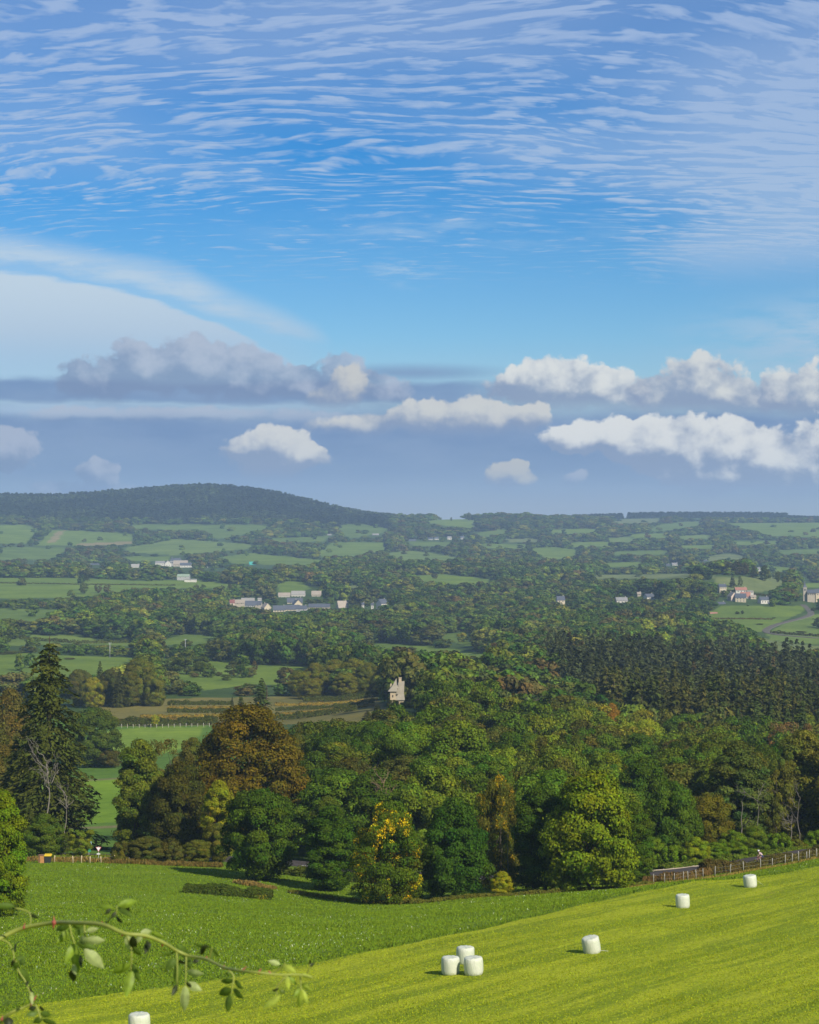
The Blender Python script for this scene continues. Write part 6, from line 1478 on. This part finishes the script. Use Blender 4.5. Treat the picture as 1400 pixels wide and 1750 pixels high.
    for i, (x0, y0, x1, y1, w_, c) in enumerate(L):
        Dd = D0 - .035 + r.uniform(-.02, .02); a = W(x0, y0, Dd); b = W(x1, y1, Dd + r.uniform(-.025, .025)); d = b - a; ln = np.linalg.norm(d); d /= ln
        side = np.cross(d, (0, 1, 0)); side /= np.linalg.norm(side); up = np.cross(side, d)
        wid = w_ / FPX * Dd * .60; roll = r.uniform(-.6, .6); s2 = side * math.cos(roll) + up * math.sin(roll); u2 = np.cross(s2, d)
        V, T = [], []; m_ = 9
        for j in range(m_):
            t = j / (m_ - 1); ww = wid * (math.sin(math.pi * min(t * 1.02, 1) ** .85)) ** .8 * (1 + .06 * (j % 2)) if 0 < j < m_ - 1 else 0.0002
            cen = a + d * ln * t - u2 * ln * .10 * math.sin(math.pi * t)
            for sgn in (-1, -.5, 0, .5, 1): V.append(cen + s2 * sgn * ww + u2 * abs(sgn) * ww * .35); T.append(np.array(c) * (1.15 if sgn == 0 else 1) * r.uniform(.9, 1.1))
        F = [(j * 5 + k, j * 5 + k + 1, (j + 1) * 5 + k + 1, (j + 1) * 5 + k) for j in range(m_ - 1) for k in range(4)]
        link('leaflet', mesh_np('leaflet', np.array(V), np.array(F), m, np.array(T), smooth=True), e)
    for (px, py, dx_, dy_, s) in [(41, 1585, 2, -9, 2.5), (93, 1577, -1, -12, 3.5), (92, 1577, -1, 13, 4.5), (176, 1581, -2, -7, 4), (212, 1596, -6, 5, 4), (247, 1600, 2, -8, 4), (279, 1611, -3, 9, 5), (352, 1639, 2, -5, 4.5), (382, 1654, 2, -5, 4), (414, 1659, 8, -8, 3), (442, 1662, 5, -7, 4), (462, 1664, -3, -6, 4), (58, 1708, 6, -8, 3), (3, 1742, 2, -7, 3), (54, 1716, -3, 6, 3)]:
        a = W(px, py, D0 - .03 + 0); b = W(px + dx_, py + dy_, D0 - .03); k = s / FPX * D0
        link('thorn', mesh_py('thorn', *join([tube([a - (b - a) * .25, a, a + (b - a) * .5, b], [k * .9, k * .75, k * .35, .0002], 6)]), M_THORN), e)
rose()

# ------------------------------------------------------------------ cyclist
def cyclist():
    D = 275.0; x = X(1298, D); i = int(np.argmin(np.hypot(RP[:, 0] - x, RP[:, 1] - D))); z = RZ[i]
    y = RP[i, 1] - 1.2
    M_SKIN = simple_mat('skin', (.50, .30, .21), .6); M_JER = simple_mat('white_pink_jersey', (.72, .55, .62), .7, .25, 6); M_SH = simple_mat('blue_shorts', (.08, .14, .42), .7); M_HEL = simple_mat('white_helmet', (.8, .8, .8), .35); M_TY = simple_mat('tyre_rubber', (.02, .02, .02), .8); M_FR = simple_mat('red_bike_frame', (.45, .05, .04), .3); M_SHOE = simple_mat('dark_shoe', (.04, .04, .045), .5)
    e = bpy.data.objects.new('bicycle', None); COL.objects.link(e); e.location = (x, y, z); tag(e, 'racing bicycle under the cyclist on the road', 'bicycle')
    def ring(cx_, R, rr, n=28, m_=6):
        V = [(cx_ + (R + rr * math.cos(2 * math.pi * j / m_)) * math.cos(2 * math.pi * i / n), rr * math.sin(2 * math.pi * j / m_), .34 + (R + rr * math.cos(2 * math.pi * j / m_)) * math.sin(2 * math.pi * i / n)) for i in range(n) for j in range(m_)]
        return np.array(V), [(i * m_ + j, i * m_ + (j + 1) % m_, ((i + 1) % n) * m_ + (j + 1) % m_, ((i + 1) % n) * m_ + j) for i in range(n) for j in range(m_)]
    for cx_ in (-.50, .50):
        w_ = bpy.data.objects.new('wheel', None); COL.objects.link(w_); w_.parent = e
        link('tyre', mesh_py('tyre', *join([ring(cx_, .325, .016)]), M_TY), w_)
        link('rim', mesh_py('rim', *join([ring(cx_, .30, .010)] + [tube([(cx_, 0, .34), (cx_ + .3 * math.cos(a), 0, .34 + .3 * math.sin(a))], [.003, .003], 4) for a in np.arange(0, 6.28, .45)]), M_METAL), w_)
    T = lambda a, b, q=.016: tube([a, b], [q, q], 7)
    bb = (.06, 0, .28); seat = (.20, 0, .86); head = (-.36, 0, .80)
    link('frame', mesh_py('frame', *join([T(bb, seat), T(bb, (-.38, 0, .68)), T((.18, 0, .78), head), T((-.34, 0, .86), (-.40, 0, .62)), T((-.40, .05, .62), (-.5, .05, .34), .01), T((-.40, -.05, .62), (-.5, -.05, .34), .01), T(bb, (.5, .05, .34), .01), T(bb, (.5, -.05, .34), .01), T((.18, 0, .78), (.5, 0, .34), .009)]), M_FR), e)
    link('saddle', mesh_py('saddle', *join([tube([(.08, 0, .895), (.18, 0, .90), (.32, 0, .91)], [.02, .035, .065], 8)]), M_SHOE), e)
    link('handlebar', mesh_py('handlebar', *join([T((-.34, 0, .86), (-.40, 0, .90), .014), T((-.40, -.2, .90), (-.40, .2, .90), .013)] + [tube([(-.40, s, .90), (-.50, s, .89), (-.52, s, .80), (-.44, s, .74)], [.013] * 4, 7) for s in (-.2, .2)]), M_SHOE), e)
    link('crank', mesh_py('crank', *join([T((.06, -.07, .28), (-.09, -.07, .20), .012), T((.06, .07, .28), (.21, .07, .36), .012), tube([(-.09, -.14, .20), (-.09, -.05, .20)], [.02, .02], 6), tube([(.21, .05, .36), (.21, .14, .36)], [.02, .02], 6)]), M_METAL), e)
    p = bpy.data.objects.new('person', None); COL.objects.link(p); p.location = (x, y, z); tag(p, 'cyclist in white and pink jersey riding left, bent over the handlebar', 'person')
    def skin_obj(name, V, E, Rr, mat, root=0):
        me = bpy.data.meshes.new(name); me.from_pydata(V, E, []); me.materials.append(mat)
        o = link(name, me, p); md = o.modifiers.new('skin', 'SKIN'); md.use_smooth_shade = True
        for i, q in enumerate(Rr): me.skin_vertices[0].data[i].radius = (q, q)
        me.skin_vertices[0].data[root].use_root = True
        ss = o.modifiers.new('sub', 'SUBSURF'); ss.levels = 1; ss.render_levels = 1
        dg = bpy.context.evaluated_depsgraph_get(); ev = o.evaluated_get(dg); m2 = bpy.data.meshes.new_from_object(ev); o.modifiers.clear(); o.data = m2; m2.materials.clear(); m2.materials.append(mat)
        return o
    hip = (.20, 0, .98)
    V = [hip, (.08, 0, 1.16), (-.08, 0, 1.32), (-.18, 0, 1.40), (-.24, 0, 1.47), (-.29, 0, 1.56), (-.30, 0, 1.63)]; Rr = [.13, .13, .145, .10, .055, .085, .09]
    E = [(0, 1), (1, 2), (2, 3), (3, 4), (4, 5), (5, 6)]
    for s in (-1, 1):
        b = len(V)
        V += [(-.15, s * .17, 1.36), (-.26, s * .20, 1.14), (-.42, s * .20, .97), (-.47, s * .20, .935)]; Rr += [.06, .045, .035, .03]; E += [(3, b), (b, b + 1), (b + 1, b + 2), (b + 2, b + 3)]
        for f, (oy, ln) in enumerate([(-.03, .05), (-.012, .06), (.008, .055), (.026, .045)]):
            q = len(V); V += [(-.505, s * .20 + oy, .935), (-.505 - ln * .5, s * .20 + oy, .905), (-.50 - ln * .2, s * .20 + oy, .875)]; Rr += [.010, .009, .008]; E += [(b + 3, q), (q, q + 1), (q + 1, q + 2)]
        q = len(V); V += [(-.47, s * .165, .915), (-.485, s * .155, .89)]; Rr += [.011, .009]; E += [(b + 3, q), (q, q + 1)]
        b = len(V)
        kn, an, toe = ((-.16, s * .10, .80), (-.06, s * .12, .33), (-.17, s * .13, .24)) if s < 0 else ((-.10, s * .10, .92), (.24, s * .12, .50), (.14, s * .13, .40))
        V += [(.17, s * .09, .96), kn, an, toe]; Rr += [.10, .065, .042, .035]; E += [(0, b), (b, b + 1), (b + 1, b + 2), (b + 2, b + 3)]
    skin_obj('body', V, E, Rr, M_SKIN)
    skin_obj('jersey', [(.17, 0, 1.02), (.08, 0, 1.16), (-.08, 0, 1.32), (-.18, 0, 1.41), (-.15, -.17, 1.37), (-.21, -.19, 1.24), (-.15, .17, 1.37), (-.21, .19, 1.24)], [(0, 1), (1, 2), (2, 3), (3, 4), (4, 5), (3, 6), (6, 7)], [.145, .145, .16, .11, .075, .062, .075, .062], M_JER)
    skin_obj('shorts', [(.20, 0, .99), (.16, -.09, .96), (.0, -.10, .88), (.16, .09, .97), (.03, .10, .945)], [(0, 1), (1, 2), (0, 3), (3, 4)], [.145, .115, .085, .115, .085], M_SH)
    skin_obj('helmet', [(-.36, 0, 1.68), (-.28, 0, 1.69), (-.20, 0, 1.66)], [(0, 1), (1, 2)], [.07, .105, .06], M_HEL, 1)
    for s, a, b in ((-1, (-.04, -.12, .28), (-.19, -.13, .215)), (1, (.26, .12, .46), (.12, .13, .385))):
        link('shoe', mesh_py('shoe', *join([tube([a, ((a[0] + b[0]) / 2, a[1], (a[2] + b[2]) / 2), b], [.05, .05, .03], 8)]), M_SHOE), p)
    link('nose', mesh_py('nose', *join([tube([(-.375, 0, 1.585), (-.405, 0, 1.56)], [.015, .012], 6)]), M_SKIN), p)
    for s in (-1, 1): link('eye', mesh_py('eye', *join([tube([(-.375, s * .035, 1.605), (-.383, s * .035, 1.605)], [.012, .008], 6)]), M_SHOE), p); link('ear', mesh_py('ear', *join([tube([(-.29, s * .085, 1.62), (-.285, s * .10, 1.58)], [.02, .012], 6)]), M_SKIN), p)
cyclist()
# ------------------------------------------------------------------ air
def build_haze():
    bx0, bx1, by0, by1, bz0, bz1 = -6200, 6200, -64, 9700, -125, 118
    V = [(x, y, z) for z in (bz0, bz1) for y in (by0, by1) for x in (bx0, bx1)]
    F = [(0, 2, 3, 1), (4, 5, 7, 6), (0, 1, 5, 4), (2, 6, 7, 3), (0, 4, 6, 2), (1, 3, 7, 5)]
    me = bpy.data.meshes.new('haze'); me.from_pydata(V, [], F)
    m, g = new_mat('air')
    v = g.n.new('ShaderNodeVolumePrincipled')
    v.inputs['Color'].default_value = (.50, .70, 1.0, 1)
    v.inputs['Density'].default_value = HAZE_DENSITY
    v.inputs['Anisotropy'].default_value = 0.0
    o = g.n.new('ShaderNodeOutputMaterial'); g.l.new(v.outputs[0], o.inputs['Volume'])
    m.cycles.homogeneous_volume = True
    me.materials.append(m)
    return tag(link('haze', me), kind='stuff', label='thin blue air between the camera and the far hills', cat='haze')
HAZE_DENSITY = 0.000088
build_haze()
